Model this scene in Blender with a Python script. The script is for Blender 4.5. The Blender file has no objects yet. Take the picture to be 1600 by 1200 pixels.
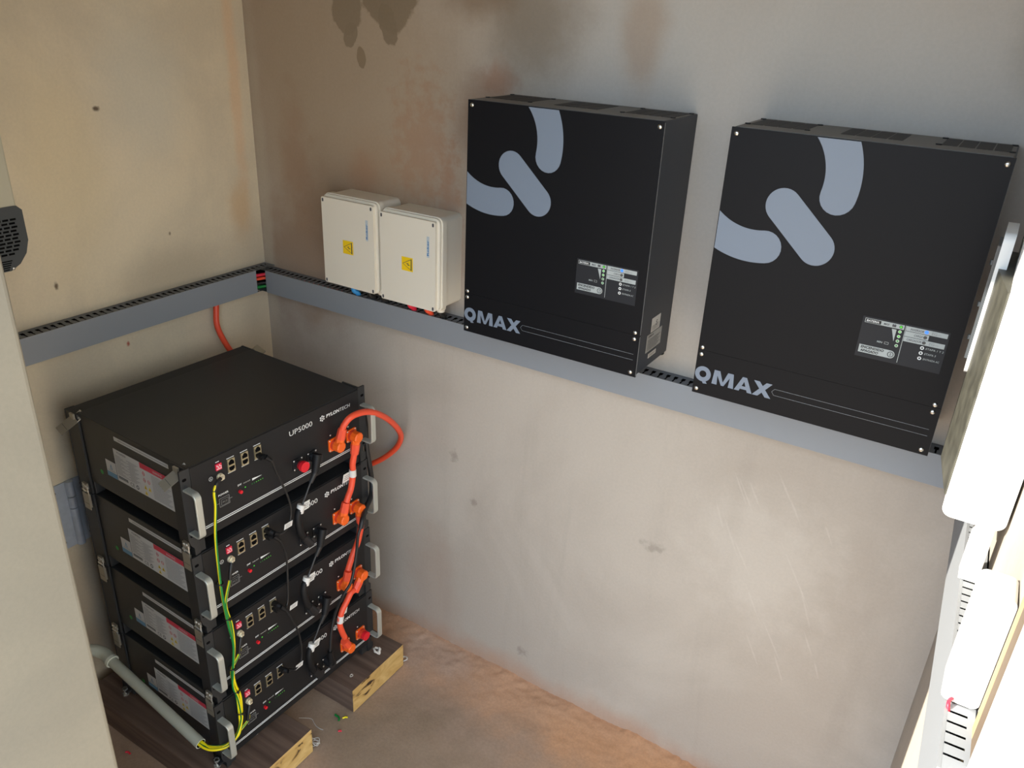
import bpy, math, random
from mathutils import Vector, Matrix, Euler, noise
random.seed(7)
sc = bpy.context.scene
COL = sc.collection
PI = math.pi

# ------------------------------------------------------------ camera
cam_d = bpy.data.cameras.new('camera')
cam = bpy.data.objects.new('camera', cam_d)
COL.objects.link(cam)
cam.location = (1.642, -1.4311, 1.63)
cam.rotation_euler = (1.1353507934738456, -0.0437581956389824, 0.5599789377299462)
cam_d.sensor_width = 36.0
cam_d.lens = 36.0 * 1259.7203 / 1600.0
cam_d.clip_start = 0.01
sc.camera = cam

# ------------------------------------------------------------ sky, sun, exposure
world = bpy.data.worlds.new('world')
sc.world = world
world.use_nodes = True
wb = world.node_tree.nodes['Background']
wb.inputs['Color'].default_value = (0.62, 0.79, 1.0, 1)
wb.inputs['Strength'].default_value = 2.9

sun_d = bpy.data.lights.new('sun', 'SUN')
sun = bpy.data.objects.new('sun', sun_d)
COL.objects.link(sun)
sun_d.energy = 10.0
sun_d.angle = math.radians(0.6)
sun_d.color = (1.0, 0.93, 0.82)
SUN_DIR = Vector((0.93, 1.0, -0.74)).normalized()
sun.rotation_euler = SUN_DIR.to_track_quat('-Z', 'Y').to_euler()
sun.location = (-3, -5, 4)

sc.view_settings.view_transform = 'Standard'
sc.view_settings.look = 'None'
sc.view_settings.exposure = 0.42
sc.view_settings.gamma = 1.0
sc.view_settings.use_curve_mapping = False


# ------------------------------------------------------------ materials
def S(c):
    """sRGB 0..255 to linear"""
    out = []
    for v in c:
        v = v / 255.0
        out.append(v / 12.92 if v <= 0.04045 else ((v + 0.055) / 1.055) ** 2.4)
    return (out[0], out[1], out[2], 1.0)


def mat(name, col, rough=0.5, metal=0.0, spec=0.5, bump=0.0, bscale=400.0, vary=0.0, vscale=30.0,
        emit=None, estr=0.0, trans=0.0):
    m = bpy.data.materials.new(name)
    m.use_nodes = True
    nt = m.node_tree
    b = nt.nodes['Principled BSDF']
    b.inputs['Base Color'].default_value = S(col)
    b.inputs['Roughness'].default_value = rough
    b.inputs['Metallic'].default_value = metal
    b.inputs['Specular IOR Level'].default_value = spec
    if trans:
        b.inputs['Transmission Weight'].default_value = trans
    if emit:
        b.inputs['Emission Color'].default_value = S(emit)
        b.inputs['Emission Strength'].default_value = estr
    if vary or bump:
        tc = nt.nodes.new('ShaderNodeTexCoord')
    if vary:
        n = nt.nodes.new('ShaderNodeTexNoise')
        n.inputs['Scale'].default_value = vscale
        n.inputs['Detail'].default_value = 5
        nt.links.new(tc.outputs['Object'], n.inputs['Vector'])
        mr = nt.nodes.new('ShaderNodeMapRange')
        mr.inputs['From Min'].default_value = 0.3
        mr.inputs['From Max'].default_value = 0.7
        mr.inputs['To Min'].default_value = 1 - vary
        mr.inputs['To Max'].default_value = 1 + vary
        nt.links.new(n.outputs['Fac'], mr.inputs['Value'])
        mx = nt.nodes.new('ShaderNodeVectorMath')
        mx.operation = 'SCALE'
        mx.inputs[0].default_value = S(col)[:3]
        nt.links.new(mr.outputs['Result'], mx.inputs['Scale'])
        nt.links.new(mx.outputs['Vector'], b.inputs['Base Color'])
    if bump:
        n2 = nt.nodes.new('ShaderNodeTexNoise')
        n2.inputs['Scale'].default_value = bscale
        n2.inputs['Detail'].default_value = 3
        nt.links.new(tc.outputs['Object'], n2.inputs['Vector'])
        bp = nt.nodes.new('ShaderNodeBump')
        bp.inputs['Strength'].default_value = bump
        bp.inputs['Distance'].default_value = 0.001
        nt.links.new(n2.outputs['Fac'], bp.inputs['Height'])
        nt.links.new(bp.outputs['Normal'], b.inputs['Normal'])
    return m


def plaster(name, base, base2, blobs=(), streak=0.25, rough=0.9, bump=0.35, mscale=2.2, fine=0.025):
    """plaster with mottling, vertical streaks and stains, some with shade painted in. blobs: (centre, radii, colour, strength, wobble, noise scale)"""
    m = bpy.data.materials.new(name)
    m.use_nodes = True
    nt = m.node_tree
    L = nt.links.new
    b = nt.nodes['Principled BSDF']
    b.inputs['Roughness'].default_value = rough
    b.inputs['Specular IOR Level'].default_value = 0.25
    tc = nt.nodes.new('ShaderNodeTexCoord')
    P = tc.outputs['Object']

    def noisef(scale, detail=5, rough_=0.55, vec=None, dist=0.0):
        n = nt.nodes.new('ShaderNodeTexNoise')
        n.inputs['Scale'].default_value = scale
        n.inputs['Detail'].default_value = detail
        n.inputs['Roughness'].default_value = rough_
        n.inputs['Distortion'].default_value = dist
        L(vec if vec else P, n.inputs['Vector'])
        return n.outputs['Fac']

    def ramp(f, a, c, lo=0.0, hi=1.0):
        r = nt.nodes.new('ShaderNodeMapRange')
        r.interpolation_type = 'SMOOTHSTEP'
        r.inputs['From Min'].default_value = a
        r.inputs['From Max'].default_value = c
        r.inputs['To Min'].default_value = lo
        r.inputs['To Max'].default_value = hi
        L(f, r.inputs['Value'])
        return r.outputs['Result']

    def math2(op, a, c):
        n = nt.nodes.new('ShaderNodeMath')
        n.operation = op
        for i, v in enumerate((a, c)):
            if isinstance(v, (int, float)):
                n.inputs[i].default_value = v
            else:
                L(v, n.inputs[i])
        return n.outputs[0]

    def mix(f, c1, c2):
        n = nt.nodes.new('ShaderNodeMix')
        n.data_type = 'RGBA'
        if isinstance(f, (int, float)):
            n.inputs['Factor'].default_value = f
        else:
            L(f, n.inputs['Factor'])
        for i, v in ((6, c1), (7, c2)):
            if isinstance(v, tuple):
                n.inputs[i].default_value = v
            else:
                L(v, n.inputs[i])
        return n.outputs[2]

    col = mix(ramp(noisef(mscale, 6, 0.6, dist=0.6), 0.35, 0.65), S(base), S(base2))
    mp = nt.nodes.new('ShaderNodeMapping')
    mp.inputs['Scale'].default_value = (14, 14, 1.2)
    L(P, mp.inputs['Vector'])
    st = noisef(1.0, 6, 0.65, mp.outputs['Vector'], 0.3)
    dark = tuple(0.72 * v for v in S(base2)[:3]) + (1.0,)
    col = mix(ramp(st, 0.5, 0.8, 0, streak), col, dark)
    for bl in blobs:
        c, r, cc, s_, w, ns = bl[:6]
        sub = nt.nodes.new('ShaderNodeVectorMath')
        sub.operation = 'SUBTRACT'
        L(P, sub.inputs[0])
        sub.inputs[1].default_value = c
        so = sub.outputs[0]
        if len(bl) > 6:
            vr = nt.nodes.new('ShaderNodeVectorRotate')
            vr.rotation_type = 'Y_AXIS'
            vr.inputs['Angle'].default_value = math.radians(bl[6])
            L(so, vr.inputs['Vector'])
            so = vr.outputs[0]
        dv = nt.nodes.new('ShaderNodeVectorMath')
        dv.operation = 'DIVIDE'
        L(so, dv.inputs[0])
        dv.inputs[1].default_value = r
        ln = nt.nodes.new('ShaderNodeVectorMath')
        ln.operation = 'LENGTH'
        L(dv.outputs[0], ln.inputs[0])
        nz = noisef(ns, 5, 0.6)
        d = math2('ADD', ln.outputs['Value'], math2('MULTIPLY', math2('SUBTRACT', nz, 0.5), w))
        edge = 0.8
        f = ramp(d, 1.0 - (0.12 if cc[-1] == 'h' else edge), 1.0, s_, 0.0)
        col = mix(f, col, S(cc[:3]))
    # fine speckle
    sp = ramp(noisef(160.0, 3, 0.7), 0.3, 0.7, 1 - fine, 1 + fine)
    vm = nt.nodes.new('ShaderNodeVectorMath')
    vm.operation = 'SCALE'
    L(col, vm.inputs[0])
    L(sp, vm.inputs['Scale'])
    L(vm.outputs[0], b.inputs['Base Color'])
    bp = nt.nodes.new('ShaderNodeBump')
    bp.inputs['Strength'].default_value = bump
    bp.inputs['Distance'].default_value = 0.004
    hb = math2('ADD', noisef(9.0, 8, 0.6), math2('MULTIPLY', noisef(60.0, 3), 0.05))
    L(hb, bp.inputs['Height'])
    L(bp.outputs['Normal'], b.inputs['Normal'])
    return m


M = {}
M['black'] = mat('black_powder_coat', (34, 36, 38), 0.42, spec=0.5, bump=0.1, bscale=900)
M['black_panel'] = mat('black_panel', (31, 31, 32), 0.45, spec=0.3)
M['bracket'] = mat('black_bracket', (41, 42, 43), 0.5, spec=0.45)
M['gloss_black'] = mat('satin_black_front', (23, 23, 25), 0.42, spec=0.12)
M['inv_top'] = mat('dark_grey_top', (112, 109, 103), 0.5)
M['inv_case'] = mat('black_case_sky_tint', (38, 42, 50), 0.45, spec=0.5)  # blue of the reflected sky is mixed into the case colour
M['edge'] = mat('painted_edge_highlight', (120, 122, 124), 0.4)  # painted highlight where the panel's side edge catches light
M['vent'] = mat('vent_shade', (58, 56, 54), 0.7)
M['void'] = mat('dark_hollow', (8, 8, 9), 0.9, spec=0.1)
M['white_ink'] = mat('white_ink', (222, 224, 222), 0.6)
M['silver_ink'] = mat('silver_grey_ink', (118, 129, 143), 0.45)
M['line_ink'] = mat('grey_line_ink', (120, 124, 128), 0.5)
M['label'] = mat('label_white', (198, 196, 190), 0.5)
M['label_grey'] = mat('label_print_grey', (132, 131, 128), 0.6)
M['label_dark'] = mat('label_print_dark', (74, 74, 76), 0.6)
M['red_ink'] = mat('label_red', (205, 52, 74), 0.5)
M['blue_ink'] = mat('label_blue', (96, 140, 168), 0.5)
M['yellow_ink'] = mat('warning_yellow', (226, 196, 40), 0.5)
M['sticker_yellow'] = mat('sticker_yellow', (244, 204, 20), 0.45)
M['green_dot'] = mat('green_sticker', (34, 140, 62), 0.5)
M['steel'] = mat('chrome_steel', (216, 214, 206), 0.25, 0.7)
M['steel_dull'] = mat('dull_steel', (158, 151, 135), 0.36, 0.55, bump=0.1)
M['screw'] = mat('screw_steel', (214, 214, 208), 0.3, 1.0)
M['galv'] = mat('galvanised_steel', (178, 184, 192), 0.45, 0.3, vary=0.08, vscale=60)
M['alu'] = mat('satin_aluminium', (196, 198, 188), 0.38, 0.5, spec=0.5)
M['orange'] = mat('orange_cable_sheath', (240, 84, 52), 0.42)
M['orange2'] = mat('orange_connector', (246, 104, 30), 0.38)
M['orange3'] = mat('orange_coupling_nut', (214, 66, 40), 0.45)
M['red'] = mat('red_plastic', (222, 30, 44), 0.4)
M['red_dark'] = mat('dark_red_plastic', (150, 26, 34), 0.45)
M['red_dip'] = mat('red_switch', (226, 50, 76), 0.4)
M['black_rubber'] = mat('black_rubber', (20, 20, 21), 0.55, spec=0.3)
M['cable_black'] = mat('black_cable', (30, 30, 30), 0.45)
M['cable_wire'] = mat('dull_black_wire', (62, 62, 62), 0.5)
M['black_conn'] = mat('black_connector', (30, 30, 32), 0.4)
M['gold'] = mat('port_shield', (196, 184, 150), 0.35, 0.8)
M['brass'] = mat('zinc_bolt', (226, 216, 188), 0.3, 0.5)
M['wire_yellow'] = mat('wire_yellow', (240, 220, 16), 0.4)
M['wire_green'] = mat('wire_green', (20, 130, 56), 0.4)
M['green_led'] = mat('green_led', (80, 190, 60), 0.4, emit=(90, 230, 60), estr=0.15)
M['blue_led'] = mat('blue_led', (60, 130, 250), 0.4, emit=(50, 120, 255), estr=0.5)
M['led_off'] = mat('led_ring', (182, 200, 178), 0.4)
M['duct'] = mat('grey_duct_plastic', (138, 142, 146), 0.55, bump=0.08)
M['duct_rim'] = mat('grey_duct_rim', (106, 110, 116), 0.5)
M['duct_in'] = mat('duct_shade_plastic', (86, 92, 102), 0.6)
M['box_white'] = mat('offwhite_plastic', (228, 220, 202), 0.45, bump=0.12, bscale=700)
M['white_gloss'] = mat('white_enclosure', (226, 226, 222), 0.4)
M['smoke'] = mat('smoked_lid', (66, 72, 76), 0.2, spec=0.6)
M['mottle'] = mat('painted_shade_front', (70, 69, 60), 0.5, vary=0.35, vscale=40)  # dark mottled colour paints the shade on the enclosure front
M['pvc'] = mat('grey_pvc', (178, 180, 164), 0.5)
M['pvc_rim'] = mat('pale_pvc_rim', (214, 216, 200), 0.5)
M['charger_grey'] = mat('dark_grey_vent_plastic', (66, 70, 72), 0.5)
M['charger_cream'] = mat('cream_charger_case', (196, 190, 166), 0.45)
M['frame_white'] = mat('white_door_frame', (224, 222, 214), 0.5)
M['strip_pale'] = mat('painted_lit_strip', (176, 150, 108), 0.7)  # partly lit side of the band, painted as a pale strip
M['strip_brown'] = mat('painted_shade_strip', (106, 90, 72), 0.7)  # shaded side of the band, painted as a brown strip
M['blue_cable'] = mat('blue_cable', (60, 150, 214), 0.4)
M['red_cable'] = mat('red_cable', (226, 44, 66), 0.4)
M['scrap_white'] = mat('white_scrap', (206, 200, 190), 0.5)
M['flag'] = mat('white_cable_tag', (222, 220, 214), 0.5)


def wood_mat():
    m = bpy.data.materials.new('dark_stained_timber')
    m.use_nodes = True
    nt = m.node_tree
    L = nt.links.new
    b = nt.nodes['Principled BSDF']
    b.inputs['Roughness'].default_value = 0.6
    tc = nt.nodes.new('ShaderNodeTexCoord')
    mp = nt.nodes.new('ShaderNodeMapping')
    mp.inputs['Scale'].default_value = (2, 30, 30)
    L(tc.outputs['Object'], mp.inputs['Vector'])
    n = nt.nodes.new('ShaderNodeTexNoise')
    n.inputs['Scale'].default_value = 2
    n.inputs['Detail'].default_value = 8
    L(mp.outputs['Vector'], n.inputs['Vector'])
    r = nt.nodes.new('ShaderNodeValToRGB')
    r.color_ramp.elements[0].position = 0.3
    r.color_ramp.elements[0].color = S((82, 64, 54))
    r.color_ramp.elements[1].position = 0.75
    r.color_ramp.elements[1].color = S((124, 102, 88))
    L(n.outputs['Fac'], r.inputs['Fac'])
    L(r.outputs['Color'], b.inputs['Base Color'])
    bp = nt.nodes.new('ShaderNodeBump')
    bp.inputs['Strength'].default_value = 0.3
    bp.inputs['Distance'].default_value = 0.002
    L(n.outputs['Fac'], bp.inputs['Height'])
    L(bp.outputs['Normal'], b.inputs['Normal'])
    return m


def wood_end_mat():
    m = bpy.data.materials.new('sawn_timber_end')
    m.use_nodes = True
    nt = m.node_tree
    L = nt.links.new
    b = nt.nodes['Principled BSDF']
    b.inputs['Roughness'].default_value = 0.75
    tc = nt.nodes.new('ShaderNodeTexCoord')
    mp = nt.nodes.new('ShaderNodeMapping')
    mp.inputs['Scale'].default_value = (8, 8, 22)
    mp.inputs['Rotation'].default_value = (0.35, 0, 0)
    L(tc.outputs['Object'], mp.inputs['Vector'])
    n = nt.nodes.new('ShaderNodeTexNoise')
    n.inputs['Scale'].default_value = 1.6
    n.inputs['Detail'].default_value = 7
    n.inputs['Distortion'].default_value = 1.2
    L(mp.outputs['Vector'], n.inputs['Vector'])
    r = nt.nodes.new('ShaderNodeValToRGB')
    r.color_ramp.elements[0].position = 0.34
    r.color_ramp.elements[0].color = S((58, 38, 22))
    r.color_ramp.elements[1].position = 0.40
    r.color_ramp.elements[1].color = S((196, 158, 92))
    e = r.color_ramp.elements.new(0.72)
    e.color = S((226, 194, 128))
    L(n.outputs['Fac'], r.inputs['Fac'])
    L(r.outputs['Color'], b.inputs['Base Color'])
    return m


M['wood'] = wood_mat()
M['wood_end'] = wood_end_mat()

B_ = 9.0  # ignore-axis radius
rs_ = random.Random(5)
SCR = []
for (sx, sz, ln_) in ((1.33, 0.78, .05), (1.345, 0.765, .05), (1.36, 0.775, .035), (1.42, 0.80, .05), (1.44, 0.77, .04), (1.47, 0.62, .10), (1.50, 0.56, .07), (1.33, 0.66, .07), (1.36, 0.62, .05),
                      (1.40, 0.52, .06), (1.45, 0.45, .06), (1.30, 0.70, .04), (1.52, 0.48, .04), (1.48, 0.38, .05), (1.51, 0.74, .03), (1.42, 0.40, .05), (1.55, 0.42, .03)):
    SCR.append(((sx, 0, sz), (0.0028, B_, ln_), (206, 198, 187), 0.30, 1.4, 50.0, (27 + rs_.uniform(-5, 5))))
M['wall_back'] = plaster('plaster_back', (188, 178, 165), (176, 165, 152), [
    ((1.30, 0, 1.50), (0.80, B_, 0.45), (178, 177, 172), 0.7, 0.6, 4.0),
    ((0.30, 0, 1.45), (0.66, B_, 0.66), (166, 144, 116), 0.75, 0.5, 4.0),
    ((0.16, 0, 1.02), (0.22, B_, 0.30), (142, 110, 84), 0.6, 1.1, 7.0),  # brown stain here also paints soft shade left of the junction boxes
    ((0.42, 0, 1.18), (0.34, B_, 0.26), (162, 128, 98), 0.45, 0.9, 6.0),
    ((0.53, 0, 1.36), (0.11, B_, 0.18), (164, 122, 92), 0.42, 2.6, 34.0),
    ((0.60, 0, 1.22), (0.05, B_, 0.18), (162, 120, 92), 0.4, 2.4, 34.0),
    ((0.36, 0, 1.25), (0.06, B_, 0.10), (162, 118, 88), 0.4, 1.2, 14.0),
    ((0.14, 0, 1.28), (0.07, B_, 0.20), (156, 122, 96), 0.45, 1.3, 14.0),
    ((0.80, 0, 1.62), (0.15, B_, 0.17), (118, 104, 84), 0.6, 0.8, 9.0),
    ((0.66, 0, 1.66), (0.12, B_, 0.08), (128, 104, 78), 0.6, 0.9, 9.0),
    ((1.02, 0, 1.60), (0.06, B_, 0.16), (156, 128, 100), 0.45, 1.0, 9.0),
    ((0.72, 0, 1.50), (0.06, B_, 0.05), (158, 112, 82), 0.6, 1.3, 16.0),
    ((0.68, 0, 1.42), (0.10, B_, 0.12), (134, 104, 84), 0.5, 1.0, 10.0),
    ((1.66, 0, 1.63), (0.10, B_, 0.12), (128, 122, 106), 0.6, 0.9, 8.0),
    ((0.85, 0, -0.02), (1.6, B_, 0.10), (176, 132, 102), 0.55, 0.9, 9.0),
    ((0.55, 0, 0.15), (0.14, B_, 0.35), (168, 140, 120), 0.35, 1.0, 9.0),
    ((0.627, 0, 0.612), (0.018, B_, 0.022), (128, 116, 104), 0.45, 2.6, 60.0),
    ((0.689, 0, 0.498), (0.014, B_, 0.014), (124, 112, 100), 0.45, 2.6, 60.0),
    ((1.168, 0, 0.565), (0.035, B_, 0.018), (134, 124, 112), 0.45, 2.6, 50.0),
    ((0.854, 0, 0.095), (0.020, B_, 0.018), (116, 104, 92), 0.45, 2.6, 60.0),
    ((0.322, 0, 1.610), (0.050, B_, 0.045), (138, 122, 100, 'h'), 0.9, 1.0, 16.0, 20),
    ((0.335, 0, 1.565), (0.020, B_, 0.030), (138, 122, 100, 'h'), 0.9, 1.0, 22.0, -30),
    ((0.440, 0, 1.665), (0.080, B_, 0.095), (134, 118, 96, 'h'), 0.9, 1.0, 14.0, 25),
    ((0.440, 0, 1.585), (0.024, B_, 0.042), (134, 118, 96, 'h'), 0.9, 1.2, 22.0, 15),
    ((0.362, 0, 1.520), (0.013, B_, 0.024), (138, 120, 96, 'h'), 0.9, 0.8, 30.0, 8),
    ((0.020, 0, 1.0), (0.030, B_, 0.9), (186, 174, 154), 0.5, 1.0, 12.0),
    ((1.40, 0, 0.62), (0.22, B_, 0.20), (204, 196, 184), 0.35, 1.6, 16.0),
] + SCR, streak=0.22)
M['wall_left'] = plaster('plaster_left', (224, 208, 178), (206, 192, 166), [
    ((0, -0.30, 1.45), (B_, 0.16, 0.25), (204, 198, 180), 0.6, 0.9, 5.0),
    ((0, -0.50, 1.30), (B_, 0.14, 0.30), (222, 202, 160), 0.45, 0.9, 5.0),
    ((0, -0.045, 1.45), (B_, 0.025, 0.45), (222, 180, 136), 0.5, 1.2, 14.0),
    ((0, -0.03, 0.85), (B_, 0.10, 0.5), (176, 164, 144), 0.5, 0.6, 6.0),
    ((0, -0.06, 1.14), (B_, 0.05, 0.10), (204, 166, 120), 0.55, 0.9, 14.0),
    ((0, -0.30, 1.02), (B_, 0.25, 0.10), (168, 154, 130), 0.4, 0.9, 8.0),
    ((0, -0.405, 1.407), (B_, 0.012, 0.007), (84, 66, 50), 0.9, 1.0, 80.0),
    ((0, -0.558, 1.064), (B_, 0.006, 0.012), (96, 76, 58), 0.9, 1.0, 80.0),
    ((0, -0.421, 0.890), (B_, 0.006, 0.009), (170, 70, 50), 0.9, 1.0, 80.0),
    ((0, -0.274, 1.121), (B_, 0.004, 0.006), (110, 92, 72), 0.8, 1.0, 80.0),
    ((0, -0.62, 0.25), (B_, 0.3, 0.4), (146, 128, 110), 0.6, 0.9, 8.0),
], streak=0.12)
M['wall_right'] = plaster('plaster_right', (182, 172, 158), (168, 158, 146), streak=0.15)
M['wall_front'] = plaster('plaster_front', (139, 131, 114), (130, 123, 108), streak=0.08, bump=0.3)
M['ceiling'] = plaster('ceiling_concrete', (160, 150, 134), (146, 138, 124), streak=0.0)
M['floor'] = plaster('floor_concrete', (160, 136, 116), (172, 146, 126), [
    ((0.95, -0.02, 0), (1.5, 0.20, B_), (206, 160, 126), 0.8, 0.9, 9.0),
    ((1.30, -0.12, 0), (0.45, 0.22, B_), (206, 154, 112), 0.65, 0.9, 9.0),
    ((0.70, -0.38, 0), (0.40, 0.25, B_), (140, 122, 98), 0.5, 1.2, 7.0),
    ((0.62, -0.06, 0), (0.20, 0.10, B_), (186, 160, 142), 0.7, 1.3, 14.0),
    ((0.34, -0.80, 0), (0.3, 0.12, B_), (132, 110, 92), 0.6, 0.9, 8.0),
], streak=0.0, bump=0.6, mscale=5.0, fine=0.07)
M['ground'] = plaster('outside_ground', (186, 164, 140), (170, 148, 124), streak=0.0)


# ------------------------------------------------------------ mesh helpers
class MB:
    def __init__(s):
        s.v = []
        s.f = []
        s.m = []
        s.sm = []
        s.mats = []

    def mi(s, m):
        if isinstance(m, str):
            m = M[m]
        if m not in s.mats:
            s.mats.append(m)
        return s.mats.index(m)

    def add(s, verts, faces, m, smooth=False, T=None):
        o = len(s.v)
        for p in verts:
            p = Vector(p)
            s.v.append(tuple(T @ p if T else p))
        k = s.mi(m)
        for f in faces:
            s.f.append(tuple(i + o for i in f))
            s.m.append(k)
            s.sm.append(smooth)
        return s

    def box(s, x0, x1, y0, y1, z0, z1, m, T=None):
        v = [(x, y, z) for x in (x0, x1) for y in (y0, y1) for z in (z0, z1)]
        f = [(0, 1, 3, 2), (4, 6, 7, 5), (0, 4, 5, 1), (2, 3, 7, 6), (0, 2, 6, 4), (1, 5, 7, 3)]
        return s.add(v, f, m, False, T)

    def prism(s, poly, axis, a, b, m, T=None, cap=True, smooth=False):
        """poly: 2D list in the two other axes (in order); extruded along axis from a to b"""
        n = len(poly)

        def P(p, h):
            if axis == 'x':
                return (h, p[0], p[1])
            if axis == 'y':
                return (p[0], h, p[1])
            return (p[0], p[1], h)
        v = [P(p, a) for p in poly] + [P(p, b) for p in poly]
        s.add(v, [(i, (i + 1) % n, n + (i + 1) % n, n + i) for i in range(n)], m, smooth, T)
        if cap:
            s.add([P(p, a) for p in poly], [tuple(range(n))[::-1]], m, False, T)
            s.add([P(p, b) for p in poly], [tuple(range(n))], m, False, T)
        return s

    def cyl(s, p0, p1, r, m, seg=16, r2=None, cap=True, T=None, smooth=True):
        p0 = Vector(p0)
        p1 = Vector(p1)
        d = (p1 - p0).normalized()
        a = d.orthogonal().normalized()
        b = d.cross(a)
        r2 = r if r2 is None else r2
        v0 = [p0 + (a * math.cos(t) + b * math.sin(t)) * r for t in [2 * PI * i / seg for i in range(seg)]]
        v1 = [p1 + (a * math.cos(t) + b * math.sin(t)) * r2 for t in [2 * PI * i / seg for i in range(seg)]]
        s.add(v0 + v1, [(i, (i + 1) % seg, seg + (i + 1) % seg, seg + i) for i in range(seg)], m, smooth, T)
        if cap:
            s.add(v0, [tuple(range(seg))[::-1]], m, False, T)
            s.add(v1, [tuple(range(seg))], m, False, T)
        return s

    def dome(s, c, d, r, m, h=0.5, seg=14, T=None):
        """a shallow screw head"""
        c = Vector(c)
        d = Vector(d).normalized()
        a = d.orthogonal().normalized()
        b = d.cross(a)
        v = []
        R = 4
        for j in range(R):
            ph = PI / 2 * j / R
            for i in range(seg):
                t = 2 * PI * i / seg
                v.append(c + (a * math.cos(t) + b * math.sin(t)) * r * math.cos(ph) + d * r * h * math.sin(ph))
        v.append(c + d * r * h)
        f = []
        for j in range(R - 1):
            for i in range(seg):
                f.append((j * seg + i, j * seg + (i + 1) % seg, (j + 1) * seg + (i + 1) % seg, (j + 1) * seg + i))
        for i in range(seg):
            f.append(((R - 1) * seg + i, (R - 1) * seg + (i + 1) % seg, R * seg))
        return s.add(v, f, m, True, T)

    def tube(s, pts, r, m, seg=12, m2=None, every=None, rs=None, sub=8, twist=0.0, raw=False):
        """pts smoothed by Catmull-Rom, swept circle; m2 on the sides listed in every (for striped wire)"""
        P = [Vector(p) for p in pts]
        if not raw:
            Q = []
            ext = [P[0] * 2 - P[1]] + P + [P[-1] * 2 - P[-2]]
            for i in range(1, len(ext) - 2):
                a, b, c, d = ext[i - 1:i + 3]
                for k in range(sub):
                    t = k / sub
                    Q.append(0.5 * ((2 * b) + (c - a) * t + (2 * a - 5 * b + 4 * c - d) * t * t + (3 * b - a - 3 * c + d) * t ** 3))
            Q.append(P[-1])
            P = Q
        n = len(P)
        tans = []
        for i in range(n):
            t = (P[min(i + 1, n - 1)] - P[max(i - 1, 0)])
            tans.append(t.normalized() if t.length > 1e-9 else Vector((0, 0, 1)))
        nrm = tans[0].orthogonal().normalized()
        v = []
        for i in range(n):
            t = tans[i]
            nrm = (nrm - t * nrm.dot(t))
            nrm = nrm.normalized() if nrm.length > 1e-6 else t.orthogonal().normalized()
            bn = t.cross(nrm)
            rr = r if rs is None else r * (rs[0] + (rs[1] - rs[0]) * i / (n - 1))
            for k in range(seg):
                a = 2 * PI * k / seg + twist * i
                v.append(P[i] + (nrm * math.cos(a) + bn * math.sin(a)) * rr)
        f1, f2 = [], []
        for i in range(n - 1):
            for k in range(seg):
                q = (i * seg + k, i * seg + (k + 1) % seg, (i + 1) * seg + (k + 1) % seg, (i + 1) * seg + k)
                (f2 if (m2 and k in every) else f1).append(q)
        o = len(s.v)
        s.add(v, f1, m, True)
        if f2:
            k2 = s.mi(m2)
            for f in f2:
                s.f.append(tuple(i + o for i in f))
                s.m.append(k2)
                s.sm.append(True)
        s.add([v[i] for i in range(seg)], [tuple(range(seg))[::-1]], m)
        s.add(v[-seg:], [tuple(range(seg))], m)
        return s

    def poly(s, pts, m, T=None):
        return s.add(pts, [tuple(range(len(pts)))], m, False, T)

    def build(s, name, parent=None, bevel=0.0, seg=2, loc=None, rot=None, solid=0.0):
        me = bpy.data.meshes.new(name)
        me.from_pydata([tuple(p) for p in s.v], [], s.f)
        for mm in s.mats:
            me.materials.append(mm)
        me.polygons.foreach_set('material_index', s.m)
        me.polygons.foreach_set('use_smooth', s.sm)
        me.validate()
        me.update()
        o = bpy.data.objects.new(name, me)
        COL.objects.link(o)
        if parent:
            o.parent = parent
        if loc is not None:
            o.location = loc
        if rot is not None:
            o.rotation_euler = rot
        if bevel:
            b = o.modifiers.new('bevel', 'BEVEL')
            b.width = bevel
            b.segments = seg
            b.limit_method = 'ANGLE'
            b.angle_limit = math.radians(40)
        if solid:
            q = o.modifiers.new('solid', 'SOLIDIFY')
            q.thickness = solid
            q.offset = -1
        return o


def rrect(x0, x1, z0, z1, r, seg=5):
    out = []
    for cx, cz, a0 in ((x1 - r, z1 - r, 0), (x0 + r, z1 - r, PI / 2), (x0 + r, z0 + r, PI), (x1 - r, z0 + r, 1.5 * PI)):
        for i in range(seg + 1):
            a = a0 + PI / 2 * i / seg
            out.append((cx + r * math.cos(a), cz + r * math.sin(a)))
    return out


_tc = {}


def text_geo(body, off=0.0):
    key = (body, off)
    if key in _tc:
        return _tc[key]
    cu = bpy.data.curves.new('glyphs', 'FONT')
    cu.body = body
    cu.size = 1.0
    cu.resolution_u = 3
    cu.offset = off
    ob = bpy.data.objects.new('glyphs', cu)
    COL.objects.link(ob)
    dg = bpy.context.evaluated_depsgraph_get()
    me = bpy.data.meshes.new_from_object(ob.evaluated_get(dg))
    vs = [tuple(v.co) for v in me.vertices]
    fs = [tuple(p.vertices) for p in me.polygons]
    bpy.data.objects.remove(ob)
    bpy.data.curves.remove(cu)
    bpy.data.meshes.remove(me)
    _tc[key] = (vs, fs)
    return _tc[key]


def put_text(mb, body, o, u, v, w, h, m, off=0.0, slant=0.0):
    """fit text into the w x h rectangle with lower-left corner o, along unit axes u, v"""
    vs, fs = text_geo(body, off)
    if not vs:
        return
    x0 = min(p[0] for p in vs)
    x1 = max(p[0] for p in vs)
    y0 = min(p[1] for p in vs)
    y1 = max(p[1] for p in vs)
    o = Vector(o)
    u = Vector(u)
    v = Vector(v)
    sx = w / (x1 - x0)
    sy = h / (y1 - y0)
    mb.add([o + u * ((p[0] - x0) * sx + slant * (p[1] - y0) * sy) + v * ((p[1] - y0) * sy) for p in vs], fs, m)


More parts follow.
